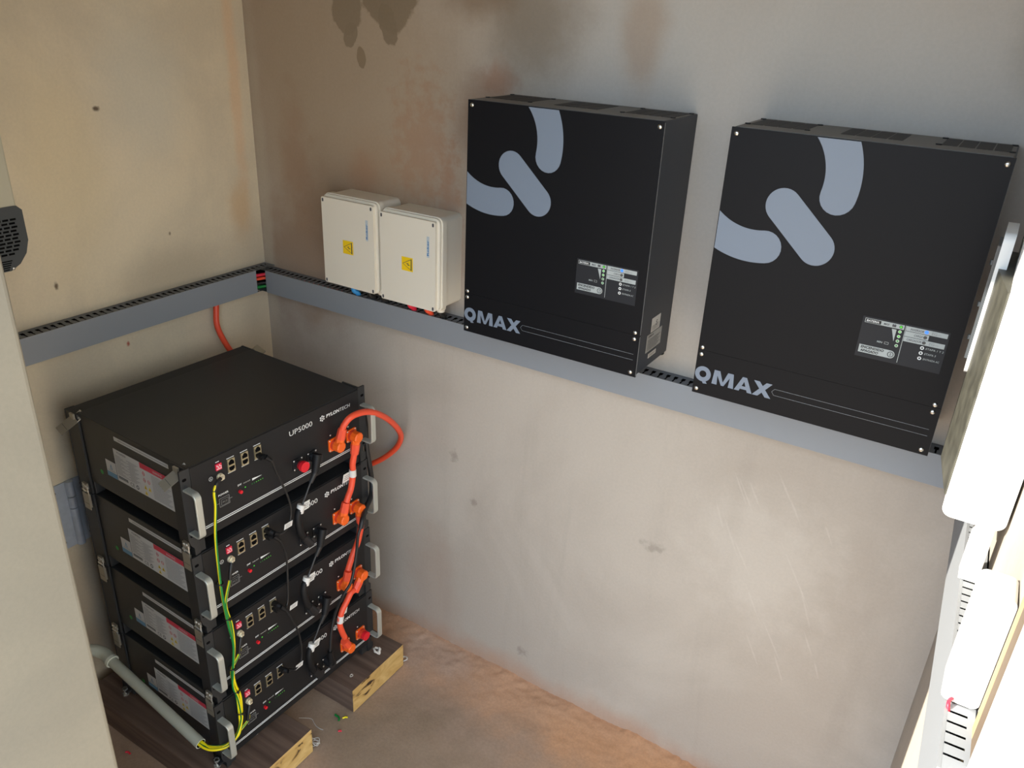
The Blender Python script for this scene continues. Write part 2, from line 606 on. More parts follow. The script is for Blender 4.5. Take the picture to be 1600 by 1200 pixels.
def ring_faces(mb, c, u, v, r0, r1, m, seg=20):
    c = Vector(c)
    u = Vector(u)
    v = Vector(v)
    vs = []
    for rr in (r0, r1):
        for i in range(seg):
            a = 2 * PI * i / seg
            vs.append(c + u * rr * math.cos(a) + v * rr * math.sin(a))
    mb.add(vs, [(i, seg + i, seg + (i + 1) % seg, (i + 1) % seg) for i in range(seg)], m)


def disc(mb, c, u, v, r, m, seg=20):
    c = Vector(c)
    u = Vector(u)
    v = Vector(v)
    mb.poly([c + u * r * math.cos(2 * PI * i / seg) + v * r * math.sin(2 * PI * i / seg) for i in range(seg)], m)


def tag(o, label, cat, group=None):
    o['label'] = label
    o['category'] = cat
    if group:
        o['group'] = group
    return o


def thing(name, label, cat, loc=(0, 0, 0), rz=0.0, group=None):
    o = bpy.data.objects.new(name, None)
    COL.objects.link(o)
    o.location = loc
    o.rotation_euler = (0, 0, rz)
    o.empty_display_size = 0.05
    return tag(o, label, cat, group)


def struct(o):
    o['kind'] = 'structure'
    return o


# ------------------------------------------------------------ the room
YF, YO = -1.03, -1.19         # inner and outer face of the front wall
XJ = 0.80                     # left jamb of the doorway
WX = 1.7305                   # right wall at the back corner
TH = math.radians(-1.65)      # right wall is a little out of square
HC = 2.35


def wr(y):
    """x of the right wall's face at y"""
    return WX + y * math.tan(TH)


# floor: fine grid, slightly uneven, with a ridge of dried mortar along the back wall
fb = MB()
NX, NY = 260, 170
fv, ff = [], []
for j in range(NY + 1):
    for i in range(NX + 1):
        x = -0.05 + 1.95 * i / NX
        y = YO - 0.0 + (0.03 - YO) * j / NY
        h = 0.0025 * (noise.noise((x * 6, y * 6, 0.3)) - 0.4) + 0.0012 * noise.noise((x * 25, y * 25, 1.0))
        d = -y
        if d < 0.16:
            k = 1 - d / 0.16
            h += 0.012 * k * k * (0.6 + 0.8 * noise.noise((x * 7, y * 9, 2.0))) + 0.006 * k * abs(noise.noise((x * 38, y * 38, 3.0))) + 0.003 * k * noise.noise((x * 90, y * 90, 5.0))
        h = min(h, 0.016)
        fv.append((x, y, h - 0.001))
for j in range(NY):
    for i in range(NX):
        a = j * (NX + 1) + i
        ff.append((a, a + 1, a + NX + 2, a + NX + 1))
fb.add(fv, ff, 'floor', True)
fb.box(-0.05, 1.90, YO, 0.03, -0.15, -0.012, 'floor')
struct(fb.build('floor'))

struct(MB().box(-9, 11, -16, YO, -0.22, -0.03, 'ground').build('ground'))
o = MB().box(-0.15, 0.0, YO, 0.15, -0.15, HC, 'wall_left').build('wall_left')
struct(o)
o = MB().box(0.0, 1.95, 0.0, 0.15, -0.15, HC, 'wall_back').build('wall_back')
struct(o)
v = [(wr(0.0), 0.0), (wr(YO), YO), (wr(YO) + 0.16, YO), (wr(YO) + 0.16, 0.0)]
o = MB().prism(v, 'z', -0.15, HC, 'wall_right').build('wall_right')
struct(o)
# front wall, with the doorway between the left jamb and the right wall
fw = MB()
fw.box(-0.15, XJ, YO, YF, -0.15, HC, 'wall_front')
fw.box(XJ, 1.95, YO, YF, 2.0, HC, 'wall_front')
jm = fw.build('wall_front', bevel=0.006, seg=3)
struct(jm)
struct(MB().box(-0.15, 1.95, YO, 0.15, HC, HC + 0.12, 'ceiling').build('ceiling'))
# white door frame strip on the right wall by the doorway
tb = MB()
y0, y1 = -1.185, -0.722
tb.prism([(wr(y1) - 0.006, y1), (wr(y0) - 0.006, y0), (wr(y0), y0), (wr(y1), y1)], 'z', 0.0, 2.0, 'frame_white')
for ya_, yb_, mm_ in ((-0.664, -0.683, 'strip_pale'), (-0.683, -0.722, 'strip_brown')):  # lit and shaded band by the frame, painted as two coloured strips
    tb.prism([(wr(ya_) - 0.004, ya_), (wr(yb_) - 0.004, yb_), (wr(yb_), yb_), (wr(ya_), ya_)], 'z', 0.0, 2.0, mm_)
struct(tb.build('trim_1', bevel=0.003))


# ------------------------------------------------------------ slotted wiring ducts
PITCH = 0.0157


def duct(name, label, length, depth, height, T, cover_from, cover_to, start_slot=0.006, thin=False):
    """local frame: x along the run, y out of the wall, z up; wall at y=0; top at z=height"""
    root = thing(name, label, 'cable duct', group=None)
    ch = MB()
    t = 0.0018
    ch.box(0, length, 0, t, 0, height, 'duct')                       # back
    n = int((length - start_slot * 2) / PITCH)
    for (z0, z1) in ((height - t, height), (0, t)):                   # slotted top and bottom
        ys = [0, depth * 0.30, depth * 0.58, depth * 0.92, depth]
        vs, fs = [], []
        xs = [0.0]
        for k in range(n):
            x = start_slot + k * PITCH
            xs += ([x, x + 0.0001, x + 0.0030, x + 0.0031] if thin else [x, x + 0.0022, x + 0.0052, x + 0.0074])
        xs.append(length)
        zt = z1 if z0 > 0.01 else z0
        for x in xs:
            for y in ys:
                vs.append((x, y, zt))
        for i in range(len(xs) - 1):
            kind = (i - 1) % 4 if 0 < i < len(xs) - 1 else 3
            for j in range(4):
                if kind in (0, 1, 2) and j == 1:
                    continue
                if kind == 1 and j == 2:
                    continue
                q = (i * 5 + j, (i + 1) * 5 + j, (i + 1) * 5 + j + 1, i * 5 + j + 1)
                fs.append(q if z0 > 0.01 else q[::-1])
        ch.add(vs, fs, 'duct' if thin else 'duct_rim')
    ch.box(0, length, t, 0.003, 0.004, height - 0.004, 'void')
    o = ch.build('channel', root)
    o.matrix_local = T
    cv = MB()
    t2 = 0.0022
    cv.prism([(depth - 0.002, 0.0), (depth + t2 * .6, -0.0008), (depth + t2 * .6, height + 0.0008), (depth - 0.002, height + 0.0002),
              (depth - 0.001, height - 0.002), (depth - 0.001, 0.002)], 'x', cover_from, cover_to, 'duct')
    o = cv.build('cover', root)
    o.matrix_local = T
    return root


ZB, ZA, DH, DD = 0.9846, 0.9903, 0.0573, 0.0410
# back wall: run along +x, out of the wall is -y
T = Matrix(((1, 0, 0, 0.0), (0, -1, 0, 0.0), (0, 0, 1, ZB - DH), (0, 0, 0, 1)))
duct('wiring_duct', 'long grey slotted cable duct along the back wall under both inverters', 1.7, DD, DH, T, 0.046, 1.698)
# left wall: run along -y, out of the wall is +x
T = Matrix(((0, 1, 0, 0.0), (-1, 0, 0, -0.001), (0, 0, 1, ZA - DH), (0, 0, 0, 1)))
duct('wiring_duct', 'grey slotted cable duct on the left wall above the battery stack', 0.99, DD, DH, T, 0.068, 0.985)
# right wall: run along -y, out of the wall is -x
dx, dy = math.sin(-TH), -math.cos(TH)
T = Matrix(((-math.sin(TH) * 1.0, -math.cos(TH), 0, WX + 0.0), (-math.cos(TH), math.sin(TH), 0, -0.004), (0, 0, 1, 0.868), (0, 0, 0, 1)))
duct('wiring_duct', 'tall sunlit slotted cable duct on the right wall below the white enclosure', 0.735, 0.0295, 0.124, T, 0.0, 0.735, thin=True)

# cables seen through the gap where the two ducts meet
for k, (dz, mm, nm, lb) in enumerate(((0.012, 'red_cable', 'duct_cable', 'red cable, upper one in the duct gap at the corner'),
                                      (0.022, 'orange', 'duct_cable', 'orange red cable second from the top in the duct corner gap'),
                                      (0.034, 'cable_black', 'duct_cable', 'black cable in the duct corner gap under the red ones'),
                                      (0.044, 'wire_green', 'duct_cable', 'dark green cable lowest in the duct corner gap'))):
    c = MB()
    z = ZB - dz
    c.tube([(0.012 + .003 * k, -0.30, z), (0.02, -0.12, z), (0.030, -0.055, z), (0.048, -0.030, z), (0.12, -0.020, z), (0.30, -0.018, z)],
           0.0042, mm, 10)
    tag(c.build(nm), lb, 'cable', 'cables inside the grey ducts')

# ------------------------------------------------------------ inverters
IW, IH, ID = 0.3843, 0.4510, 0.1548


def capsule2(c1, c2, r, seg=18):
    a = math.atan2(c2[1] - c1[1], c2[0] - c1[0])
    out = []
    for i in range(seg + 1):
        t = a + PI / 2 + PI * i / seg
        out.append((c1[0] + r * math.cos(t), c1[1] + r * math.sin(t)))
    for i in range(seg + 1):
        t = a - PI / 2 + PI * i / seg
        out.append((c2[0] + r * math.cos(t), c2[1] + r * math.sin(t)))
    return out


def clip_poly(pts, axis, lim):
    """keep the side >= lim"""
    out = []
    n = len(pts)
    for i in range(n):
        a, b = pts[i], pts[(i + 1) % n]
        ia, ib = a[axis] >= lim, b[axis] >= lim
        if ia:
            out.append(a)
        if ia != ib:
            t = (lim - a[axis]) / (b[axis] - a[axis])
            out.append((a[0] + (b[0] - a[0]) * t, a[1] + (b[1] - a[1]) * t))
    return out


def make_inverter(label, loc, stickers):
    root = thing('inverter', label, 'inverter', loc)
    # local: x right, y into the wall (0 = wall), z up from the bottom
    Z = lambda v: IH - v           # v is measured down from the top
    cs = MB()
    cs.box(0.002, IW - 0.002, -ID + 0.004, 0, 0.0015, IH, 'inv_case')
    cs.build('case', root, bevel=0.0015)
    tp = MB()
    tp.box(0.004, IW - 0.004, -ID + 0.004, -0.003, IH - 0.001, IH + 0.0006, 'inv_top')
    o = tp.build('top_plate', root)
    for k, xa in enumerate((0.010, 0.148, 0.286)):
        vg = MB()
        w = 0.0205
        for j in range(4):
            x0 = xa + 0.002 + j * 0.0222
            vg.prism(rrect(x0, x0 + w, -0.104, -0.016, 0.002, 2), 'z', IH + 0.0006, IH + 0.0011, 'vent')
        vo = vg.build('vent_slots', root)
        if k != 1:
            for sx in (xa - 0.001, xa + 0.091):
                for sy in (-0.018, -0.104):
                    fs = MB()
                    fs.cyl((sx, sy, IH + 0.0006), (sx, sy, IH + 0.0022), 0.0045, 'black_panel', 12)
                    fs.build('fan_screw', vo)
    fr = MB()
    fr.box(0, IW, -ID, -ID + 0.004, IH - 0.3694, IH, 'gloss_black')
    fr.box(IW - 0.0002, IW + 0.0002, -ID + 0.0004, -ID + 0.0030, IH - 0.368, IH - 0.002, 'edge')  # thin pale strip paints the edge highlight
    fr.build('front_panel', root)
    fr = MB()
    fr.box(0, IW, -ID, -ID + 0.004, 0.0, IH - 0.3698, 'gloss_black')
    fr.box(IW - 0.0002, IW + 0.0002, -ID + 0.0004, -ID + 0.0030, 0.002, IH - 0.372, 'edge')  # same painted highlight along the lower cover
    fr.build('lower_cover', root)
    Yf = -ID - 0.0005
    # the large ring-and-bar emblem, cropped by the panel's top and left edge
    em = MB()

    def arc_band(a0, a1, rnd_at_start):
        cx, cy, r0, r1 = 0.060, 0.060, 0.0905, 0.1425
        rm, rr = (r0 + r1) / 2, (r1 - r0) / 2
        pts = []
        N = 28
        for i in range(N + 1):
            a = a0 + (a1 - a0) * i / N
            pts.append((cx + r1 * math.cos(a), cy + r1 * math.sin(a)))
        if not rnd_at_start:
            for i in range(1, 12):
                t = a1 + PI * i / 12
                pts.append((cx + rm * math.cos(a1) + rr * math.cos(t), cy + rm * math.sin(a1) + rr * math.sin(t)))
        for i in range(N + 1):
            a = a1 + (a0 - a1) * i / N
            pts.append((cx + r0 * math.cos(a), cy + r0 * math.sin(a)))
        if rnd_at_start:
            for i in range(1, 12):
                t = a0 + PI + PI * i / 12
                pts.append((cx + rm * math.cos(a0) + rr * math.cos(t), cy + rm * math.sin(a0) + rr * math.sin(t)))
        return pts
    R = math.radians
    p1 = clip_poly(arc_band(R(-60), R(11.5), False), 1, 0.0012)
    p2 = clip_poly(arc_band(R(79.5), R(150), True), 0, 0.0012)
    p3 = capsule2((0.0985, 0.107), (0.1582, 0.1625), 0.0272)
    for p in (p1, p2, p3):
        em.poly([(x, Yf, Z(y)) for x, y in p], 'silver_ink')
    em.build('emblem', root)
    # QMAX wordmark
    wm = MB()
    hq = 0.0235
    zc = Z(0.4128)
    ring_faces(wm, (0.0152, Yf, zc), (1, 0, 0), (0, 0, 1), 0.0062, 0.0142, 'silver_ink', 28)
    wm.poly([(0.013, Yf - .0001, zc - 0.0095), (0.0195, Yf - .0001, zc - 0.0090), (0.0245, Yf - .0001, zc - 0.0165), (0.0175, Yf - .0001, zc - 0.0175)], 'silver_ink')
    zb, zt = zc - 0.0132, zc + 0.0132

    lift = [0]

    def P(pts, x0, sx):
        lift[0] += 1
        ym = Yf - 0.00012 * (lift[0] % 4)
        q_ = [(x0 + a * sx, ym, zb + b * (zt - zb)) for a, b in pts]
        ar = sum(q_[i][0] * q_[(i + 1) % len(q_)][2] - q_[(i + 1) % len(q_)][0] * q_[i][2] for i in range(len(q_)))
        wm.poly(q_ if ar > 0 else q_[::-1], 'silver_ink')
    x0 = 0.0325
    wM = 0.0385
    P([(0, 0), (.24, 0), (.20, 1), (.06, 1)], x0, wM)
    P([(1, 0), (.94, 1), (.80, 1), (.76, 0)], x0, wM)
    P([(.10, 1), (.32, 1), (.56, .02), (.44, .02)], x0, wM)
    P([(.68, 1), (.90, 1), (.56, .02), (.44, .02)], x0, wM)
    x0 = 0.0725
    wA = 0.031
    P([(0, 0), (.27, 0), (.60, 1), (.38, 1)], x0, wA)
    P([(1, 0), (.73, 0), (.40, 1), (.62, 1)], x0, wA)
    P([(.24, .16), (.76, .16), (.70, .38), (.30, .38)], x0, wA)
    x0 = 0.1035
    wX = 0.032
    P([(0, 1), (.31, 1), (1, 0), (.69, 0)], x0, wX)
    P([(0, 0), (.31, 0), (.98, 1), (.67, 1)], x0, wX)
    wm.build('wordmark', root)
    # thin printed frame line beside the wordmark
    ln = MB()
    pts = [(0.3762, 0.4068), (0.1395, 0.4068), (0.1352, 0.4124), (0.1395, 0.4180), (0.3762, 0.4180)]
    for a, b in zip(pts, pts[1:]):
        d = Vector((b[0] - a[0], b[1] - a[1])).normalized()
        nx, ny = -d.y * 0.0003, d.x * 0.0003
        ln.poly([(a[0] + nx, Yf, Z(a[1] + ny)), (b[0] + nx, Yf, Z(b[1] + ny)), (b[0] - nx, Yf, Z(b[1] - ny)), (a[0] - nx, Yf, Z(a[1] - ny))], 'line_ink')
    ln.build('printed_line', root)
    # indicator panel
    ip = MB()
    ip.box(0.2472, 0.3680, -ID - 0.0004, -ID, Z(0.3160), Z(0.2508), mat_ip)
    io = ip.build('indicator_panel', root)
    pr = MB()
    y = -ID - 0.0006
    yy = -ID - 0.0008
    G = 'panel_ink'

    def rect(x0_, x1_, v0, v1, m, yv=y):
        pr.poly([(x0_, yv, Z(v1)), (x1_, yv, Z(v1)), (x1_, yv, Z(v0)), (x0_, yv, Z(v0))], m)

    def tx(body, x_, v_, w, h, m, off=0.0, sl=0.15):
        put_text(pr, body, (x_, yy, Z(v_)), (1, 0, 0), (0, 0, 1), w, h, m, off, sl)
    rect(0.2507, 0.3063, 0.2533, 0.2605, G)
    rect(0.2515, 0.2737, 0.2540, 0.2598, 'black_panel', yy)
    yy = -ID - 0.0010
    tx('BATERIA', 0.2530, 0.2586, 0.0180, 0.0034, 'white_ink', 0.02)
    tx('MAX', 0.2775, 0.2586, 0.0080, 0.0034, 'label_dark', 0.02)
    rect(0.2895, 0.2950, 0.2552, 0.2588, 'label_dark', yy)
    rect(0.2902, 0.2914, 0.2544, 0.2552, 'label_dark', yy)
    rect(0.2931, 0.2943, 0.2544, 0.2552, 'label_dark', yy)
    for i, v_ in enumerate((0.2568, 0.2644, 0.2718, 0.2793, 0.2868)):
        disc(pr, (0.3018, yy, Z(v_)), (1, 0, 0), (0, 0, 1), 0.0025, 'black_panel' if i == 0 else 'led_off')
        disc(pr, (0.3018, yy - .0002, Z(v_)), (1, 0, 0), (0, 0, 1), 0.0013 if i else 0.0019, 'green_led' if i < 3 else 'wire_green')
    pr.poly([(0.2900, y, Z(0.2622)), (0.2963, y, Z(0.2812)), (0.2967, y, Z(0.2622))][::1], G)
    tx('MIN', 0.2740, 0.2880, 0.0075, 0.0030, G, 0.01)
    for a, b, c_, d_ in ((0.2845, 0.2905, 0.2845, 0.2850), (0.2845, 0.2905, 0.2878, 0.2883), (0.2845, 0.2850, 0.2845, 0.2883), (0.2900, 0.2905, 0.2845, 0.2883)):
        rect(a, b, c_, d_, G)
    rect(0.3078, 0.3086, 0.2530, 0.3128, G)
    pr.poly([(x_, y, Z(v_)) for x_, v_ in ([(0.2508, 0.2962), (0.2508, 0.3088)] + [(0.2965 + 0.0063 * math.cos(t), 0.3025 - 0.0063 * math.sin(t)) for t in [-PI / 2 + PI * i / 10 for i in range(11)]])], G)
    tx('ENCENDIDO', 0.2535, 0.3015, 0.0330, 0.0040, 'black_panel', 0.03)
    tx('APAGADO', 0.2535, 0.3072, 0.0260, 0.0040, 'black_panel', 0.03)
    ring_faces(pr, (0.2968, yy, Z(0.3025)), (1, 0, 0), (0, 0, 1), 0.0036, 0.0045, 'black_panel')
    rect(0.2964, 0.2972, 0.3003, 0.3047, 'black_panel', yy)
    rect(0.3090, 0.3655, 0.2533, 0.2605, G)
    rect(0.3090, 0.3415, 0.2612, 0.2690, G)
    rect(0.3090, 0.3650, 0.2697, 0.2772, G)
    tx('INVERSOR', 0.3150, 0.2588, 0.0185, 0.0034, 'label_dark', 0.01)
    tx('CARGA', 0.3215, 0.2668, 0.0120, 0.0034, 'label_dark', 0.01)
    tx('CARGADOR', 0.3130, 0.2750, 0.0205, 0.0034, 'label_dark', 0.01)
    tx('EG-~', 0.3440, 0.2590, 0.0130, 0.0040, 'label_grey', 0.0)
    tx('EG-~', 0.3440, 0.2754, 0.0130, 0.0040, 'label_grey', 0.0)
    disc(pr, (0.3370, yy, Z(0.2568)), (1, 0, 0), (0, 0, 1), 0.0027, 'blue_led')
    for v_ in (0.2652, 0.2735):
        disc(pr, (0.3370, yy, Z(v_)), (1, 0, 0), (0, 0, 1), 0.0025, 'black_panel')
        ring_faces(pr, (0.3370, yy - .0001, Z(v_)), (1, 0, 0), (0, 0, 1), 0.0010, 0.0015, 'label_grey')
    for v_, t_ in ((0.2817, 'ETAPA 1 Y 2'), (0.2898, 'ETAPA 3'), (0.2982, 'ENTRADA AC')):
        ring_faces(pr, (0.3366, yy, Z(v_)), (1, 0, 0), (0, 0, 1), 0.0013, 0.0027, 'white_ink')
        tx(t_, 0.3415, v_ + 0.0015, 0.0022 * len(t_), 0.0030, G, 0.0)
    pr.build('indicator_print', io)
    for (sx, sv) in ((0.0085, 0.0090), (0.3762, 0.0090), (0.0070, 0.3648), (0.0070, 0.3776), (0.0070, 0.4425), (0.3745, 0.3652), (0.3740, 0.3776), (0.3735, 0.4430)):
        s_ = MB()
        s_.dome((sx, -ID, Z(sv)), (0, -1, 0), 0.0040, 'screw', 0.55)
        s_.box(sx - 0.0018, sx + 0.0018, -ID - 0.0025, -ID - 0.0019, Z(sv) - 0.0003, Z(sv) + 0.0003, 'label_dark')
        s_.build('screw', root)
    # side labels
    for (ya, yb, za, zb2, kind) in stickers:
        st = MB()
        x = IW - 0.002 + 0.0006
        # plates sheared a little: they were stuck on askew
        st.poly([(x, ya, za), (x, yb, za), (x, yb, zb2), (x, ya, zb2)], 'label' if kind != 1 else 'label_spec')
        x += 0.0004
        if kind == 0:
            put_text(st, 'S', (x, ya + 0.021, zb2 - 0.018), (0, 1, 0), (0, 0, 1), 0.0065, 0.010, 'label_dark')
            for i in range(4):
                z = za + 0.003 + i * 0.0028
                st.poly([(x, ya + .004, z), (x, yb - .004, z), (x, yb - .004, z + .0008), (x, ya + .004, z + .0008)], 'label_grey')
        if kind == 1:
            put_text(st, 'QMAX', (x, ya + 0.006, zb2 - 0.0075), (0, 1, 0), (0, 0, 1), 0.026, 0.0048, 'label_dark', 0.03)
            for i in range(9):
                z = za + 0.003 + i * 0.0026
                st.poly([(x, ya + .005, z), (x, yb - .018 + .006 * (i % 3), z), (x, yb - .018 + .006 * (i % 3), z + .0008), (x, ya + .005, z + .0008)], 'label_dark')
        if kind == 2:
            for i in range(9):
                yb_ = ya + 0.004 + i * 0.0034
                st.poly([(x, yb_, za + .002), (x, yb_ + .0018, za + .002), (x, yb_ + .0018, zb2 - .002), (x, yb_, zb2 - .002)], 'label_grey')
        st.build('side_label', root)
    ft = MB()
    ft.cyl((IW - 0.012, -0.012, 0.012), (IW - 0.012, -0.012, -0.002), 0.010, 'black_rubber', 16)
    ft.build('rubber_foot', root)
    return root


mat_ip = mat('indicator_panel_grey', (40, 41, 44), 0.5, spec=0.2)
M['panel_ink'] = mat('indicator_ink', (168, 174, 172), 0.5, spec=0.3)
M['label_spec'] = mat('label_spec', (158, 158, 154), 0.5)
stk = [(-0.100, -0.058, 0.0705, 0.0985, 0), (-0.1150, -0.0435, 0.0335, 0.0690, 1), (-0.099, -0.0615, 0.0185, 0.0275, 2)]
make_inverter('black inverter beside the white junction boxes, two labels on its side', (0.7556, 0, 1.4774 - IH), stk)
make_inverter('large black inverter at the right, next to the sunlit right wall', (1.2491, 0, 1.4812 - IH), [])

# orange bends added below the inverters, modelling an orange reflection as tubes
for nm, x, lb in (('power_cable', 0.905, 'small orange bend added below the left inverter for a reflection'),
                  ('power_cable', 1.388, 'small orange bend added below the right inverter for a reflection')):
    z = 1.477 - IH + 0.004
    c = MB().tube([(x - 0.020, -0.110, z + 0.02), (x - 0.016, -0.110, z - 0.001), (x, -0.110, z - 0.011), (x + 0.016, -0.110, z - 0.001), (x + 0.020, -0.110, z + 0.02)], 0.007, 'orange', 12)
    tag(c.build(nm), lb, 'cable', 'added orange reflections below the inverters')

# ------------------------------------------------------------ junction boxes
def make_jbox(label, x0, x1, z0, z1):
    w, h = x1 - x0, z1 - z0
    root = thing('junction_box', label, 'junction box', (x0, 0, z0))
    b = MB()
    b.prism(rrect(0.002, w + 0.004, 0.002, h + 0.004, 0.012), 'y', -0.064, 0, 'box_white', smooth=True)
    b.build('body', root, bevel=0.001)
    l = MB()
    l.prism(rrect(-0.001, w + 0.009, -0.001, h + 0.007, 0.014), 'y', -0.076, -0.062, 'box_white', smooth=True)
    l.prism(rrect(0.001, w + 0.0055, 0.001, h + 0.0045, 0.012), 'y', -0.082, -0.076, 'box_white', smooth=True)
    lo = l.build('lid', root, bevel=0.0022)
    f = MB()
    f.prism(rrect(0.001, w - 0.001, 0.001, h - 0.001, 0.004), 'y', -0.090, -0.081, 'box_white')
    f.build('lid_face', lo, bevel=0.0015)
    for sx in (0.006, w - 0.007):
        for sz in (0.007, h - 0.008):
            s_ = MB()
            s_.prism(rrect(sx - 0.0022, sx + 0.0022, sz - 0.004, sz + 0.004, 0.002, 3), 'y', -0.0906, -0.0900, 'label_dark')
            s_.build('screw_slot', lo)
    st = MB()
    cx, cz = w * 0.50, h * 0.475
    y = -0.0905
    a = 0.0155
    st.poly([(cx - a, y, cz - a), (cx + a, y, cz - a), (cx + a, y, cz + a), (cx - a, y, cz + a)], 'sticker_yellow')
    # triangle lying on its side, apex left
    def tri(s_, m, yv):
        st.poly([(cx - a * .82 * s_ - 0.0005 + (1 - s_) * -0.001, yv, cz), (cx + a * .80 * s_, yv, cz - a * .88 * s_), (cx + a * .80 * s_, yv, cz + a * .88 * s_)], m)
    tri(1.0, 'label_dark', y - .0002)
    tri(0.80, 'sticker_yellow', y - .0004)
    bx = cx + a * 0.18
    st.poly([(bx - .0065, y - .0006, cz + .0010), (bx + .001, y - .0006, cz + .0030), (bx - .0002, y - .0006, cz - .0002)], 'label_dark')
    st.poly([(bx + .0065, y - .0006, cz - .0016), (bx - .0015, y - .0006, cz - .0030), (bx - .0004, y - .0006, cz + .0002)], 'label_dark')
    st.build('warning_sticker', root)
    br = MB()
    x = w - 0.020
    br.poly([(x - .0035, y, h * .60), (x + .0035, y, h * .60), (x + .0035, y, h * .83), (x - .0035, y, h * .83)], 'jb_brand')
    put_text(br, 'Roker', (x + .0025, y - .0003, h * .62), (0, 0, 1), (-1, 0, 0), 0.034, 0.0050, 'label_blue2', 0.02)
    br.build('brand_sticker', root)
    for k, gx in enumerate((0.30, 0.62, 0.88)):
        g = MB()
        x = w * gx
        g.cyl((x, -0.045, 0.004), (x, -0.045, -0.008), 0.0115, 'box_white', 8, smooth=False)
        g.cyl((x, -0.045, -0.008), (x, -0.045, -0.014), 0.009, 'box_white', 16)
        g.build('cable_gland', root)
    return root


M['jb_brand'] = mat('pale_blue_tint', (190, 200, 204), 0.5)
M['label_blue2'] = mat('brand_blue', (30, 110, 170), 0.5)
make_jbox('white junction box on the back wall, the left one of the pair', 0.307, 0.463, 1.022, 1.226)
make_jbox('white junction box on the back wall, the right one nearer the inverter', 0.480, 0.634, 1.018, 1.219)
jb = [(0.354, 'blue_cable', 'blue cable under the left junction box'), (0.404, 'cable_black', 'black cable under the left junction box'),
      (0.444, 'cable_black', 'black cable under the right end of the left junction box'),
      (0.526, 'red_cable', 'crimson cable under the right junction box, nearer its left end'), (0.575, 'orange', 'red cable under the middle of the right junction box'),
      (0.612, 'cable_black', 'dark cable under the right end of the right junction box')]
for x, mm, lb in jb:
    c = MB().tube([(x, -0.045, 1.012), (x, -0.043, 0.998), (x + 0.003, -0.034, 0.990), (x + 0.004, -0.030, 0.975)], 0.0062, mm, 12)
    tag(c.build('gland_cable'), lb, 'cable', 'cables dropping from the junction boxes')

# ------------------------------------------------------------ charger on the left wall
root = thing('wall_charger', 'cream charger with a dark grey vented end, cut by the left edge of the picture', 'charger', (0, -0.642, 1.135))
b = MB()
b.prism([(0.0, 0.0), (0.0, -0.26), (0.078, -0.26), (0.078, 0.0)], 'z', 0.122, 0.62, 'charger_cream')
b.v = [(p[0], p[1], p[2]) for p in b.v]
b.build('case', root, bevel=0.004)
ou = [(-0.002, 0.124), (0.007, 0.115), (0.007, 0.058), (-0.001, 0.034), (-0.016, 0.016), (-0.035, 0.006), (-0.225, 0.006), (-0.245, 0.016), (-0.259, 0.034), (-0.267, 0.058), (-0.267, 0.115), (-0.258, 0.124)]
c = MB().prism(ou, 'x', 0.0, 0.080, 'charger_grey')
co = c.build('vent_cover', root, bevel=0.004)
g = MB()
for r in range(10):
    z = 0.102 - r * 0.0070
    xs = -0.008 - (0.0 if r < 8 else 0.006 * (r - 7))
    for k in range(17):
        y0_ = xs - k * 0.0138 - 0.003 * (r % 2)
        g.box(0.0798, 0.0806, y0_ - 0.0105, y0_, z - 0.0036, z, 'void')
for r in range(5):
    z = 0.026 - r * 0.0040
    g.box(0.0798, 0.0806, -0.215, -0.030 - 0.002 * r, z - 0.0018, z, 'void')
g.build('vent_slots', co)
MB().dome((0.080, -0.030, 0.010), (1, 0, 0), 0.003, 'screw').build('screw', co)

# ------------------------------------------------------------ enclosure on the right wall
def on_r(y, off, z):
    """point at distance off in front of the right wall"""
    return (wr(y) - off, y, z)


root = thing('electrical_enclosure', 'sunlit white electrical enclosure on the right wall, partly out of frame', 'electrical box', (wr(-0.28), -0.28, 1.076))
b = MB()
R_ = 0.012
pl = rrect(-0.0712, 0.0, 0.0, 0.372, R_)
b.prism(pl, 'y', -0.128, 0.10, 'white_gloss', smooth=True)
b.build('body', root, bevel=0.003)
l = MB()
l.prism([(-0.0735, -0.126), (-0.0885, -0.021), (-0.0885, 0.09), (-0.070, 0.09), (-0.070, -0.126)], 'z', 0.028, 0.292, 'mottle')  # its shade is in the dark colour
l.build('front_cover', root, bevel=0.002)
l = MB()
l.prism(rrect(-0.020, 0.070, 0.15, 0.335, 0.012), 'x', -0.0925, -0.080, 'white_gloss', smooth=True)
d_ = l.build('breaker_window_frame', root, bevel=0.002)
l = MB()
l.box(-0.0965, -0.0923, 0.000, 0.060, 0.165, 0.315, 'smoke')
for z in (0.19, 0.235, 0.29):
    l.cyl((-0.0972, 0.004, z), (-0.0972, 0.004, z + 0.006), 0.0024, 'smoke', 8)
l.build('smoked_lid', d_)
# short white duct from the enclosure down to the slotted duct
c = MB()
yy0, yy1 = -0.405, -0.375
c.prism([(wr(yy0) - 0.034, yy0), (wr(yy0) - 0.012, yy0), (wr(yy1) - 0.012, yy1), (wr(yy1) - 0.034, yy1)][::-1], 'z', 0.9935, 1.078, 'white_gloss')
tag(c.build('cable_trunking', bevel=0.002), 'short white trunking between the sunlit enclosure and the duct below it', 'cable duct')
# white terminal box standing on the near part of the slotted duct
root = thing('terminal_box', 'rounded white plastic box on top of the sunlit duct, nearest the doorway', 'box', (wr(-0.62), -0.62, 0.9935))
c = MB()
c.prism(rrect(-0.0365, -0.0005, 0.0, 0.142, 0.008), 'y', -0.022, 0.020, 'white_gloss', smooth=True)
c.build('shell', root, bevel=0.003)
c = MB().tube([(-0.024, -0.020, 0.004), (-0.027, -0.026, 0.004), (-0.027, -0.032, 0.001), (-0.024, -0.036, -0.008)], 0.0018, 'red_cable', 8)
c.build('red_wire', root)

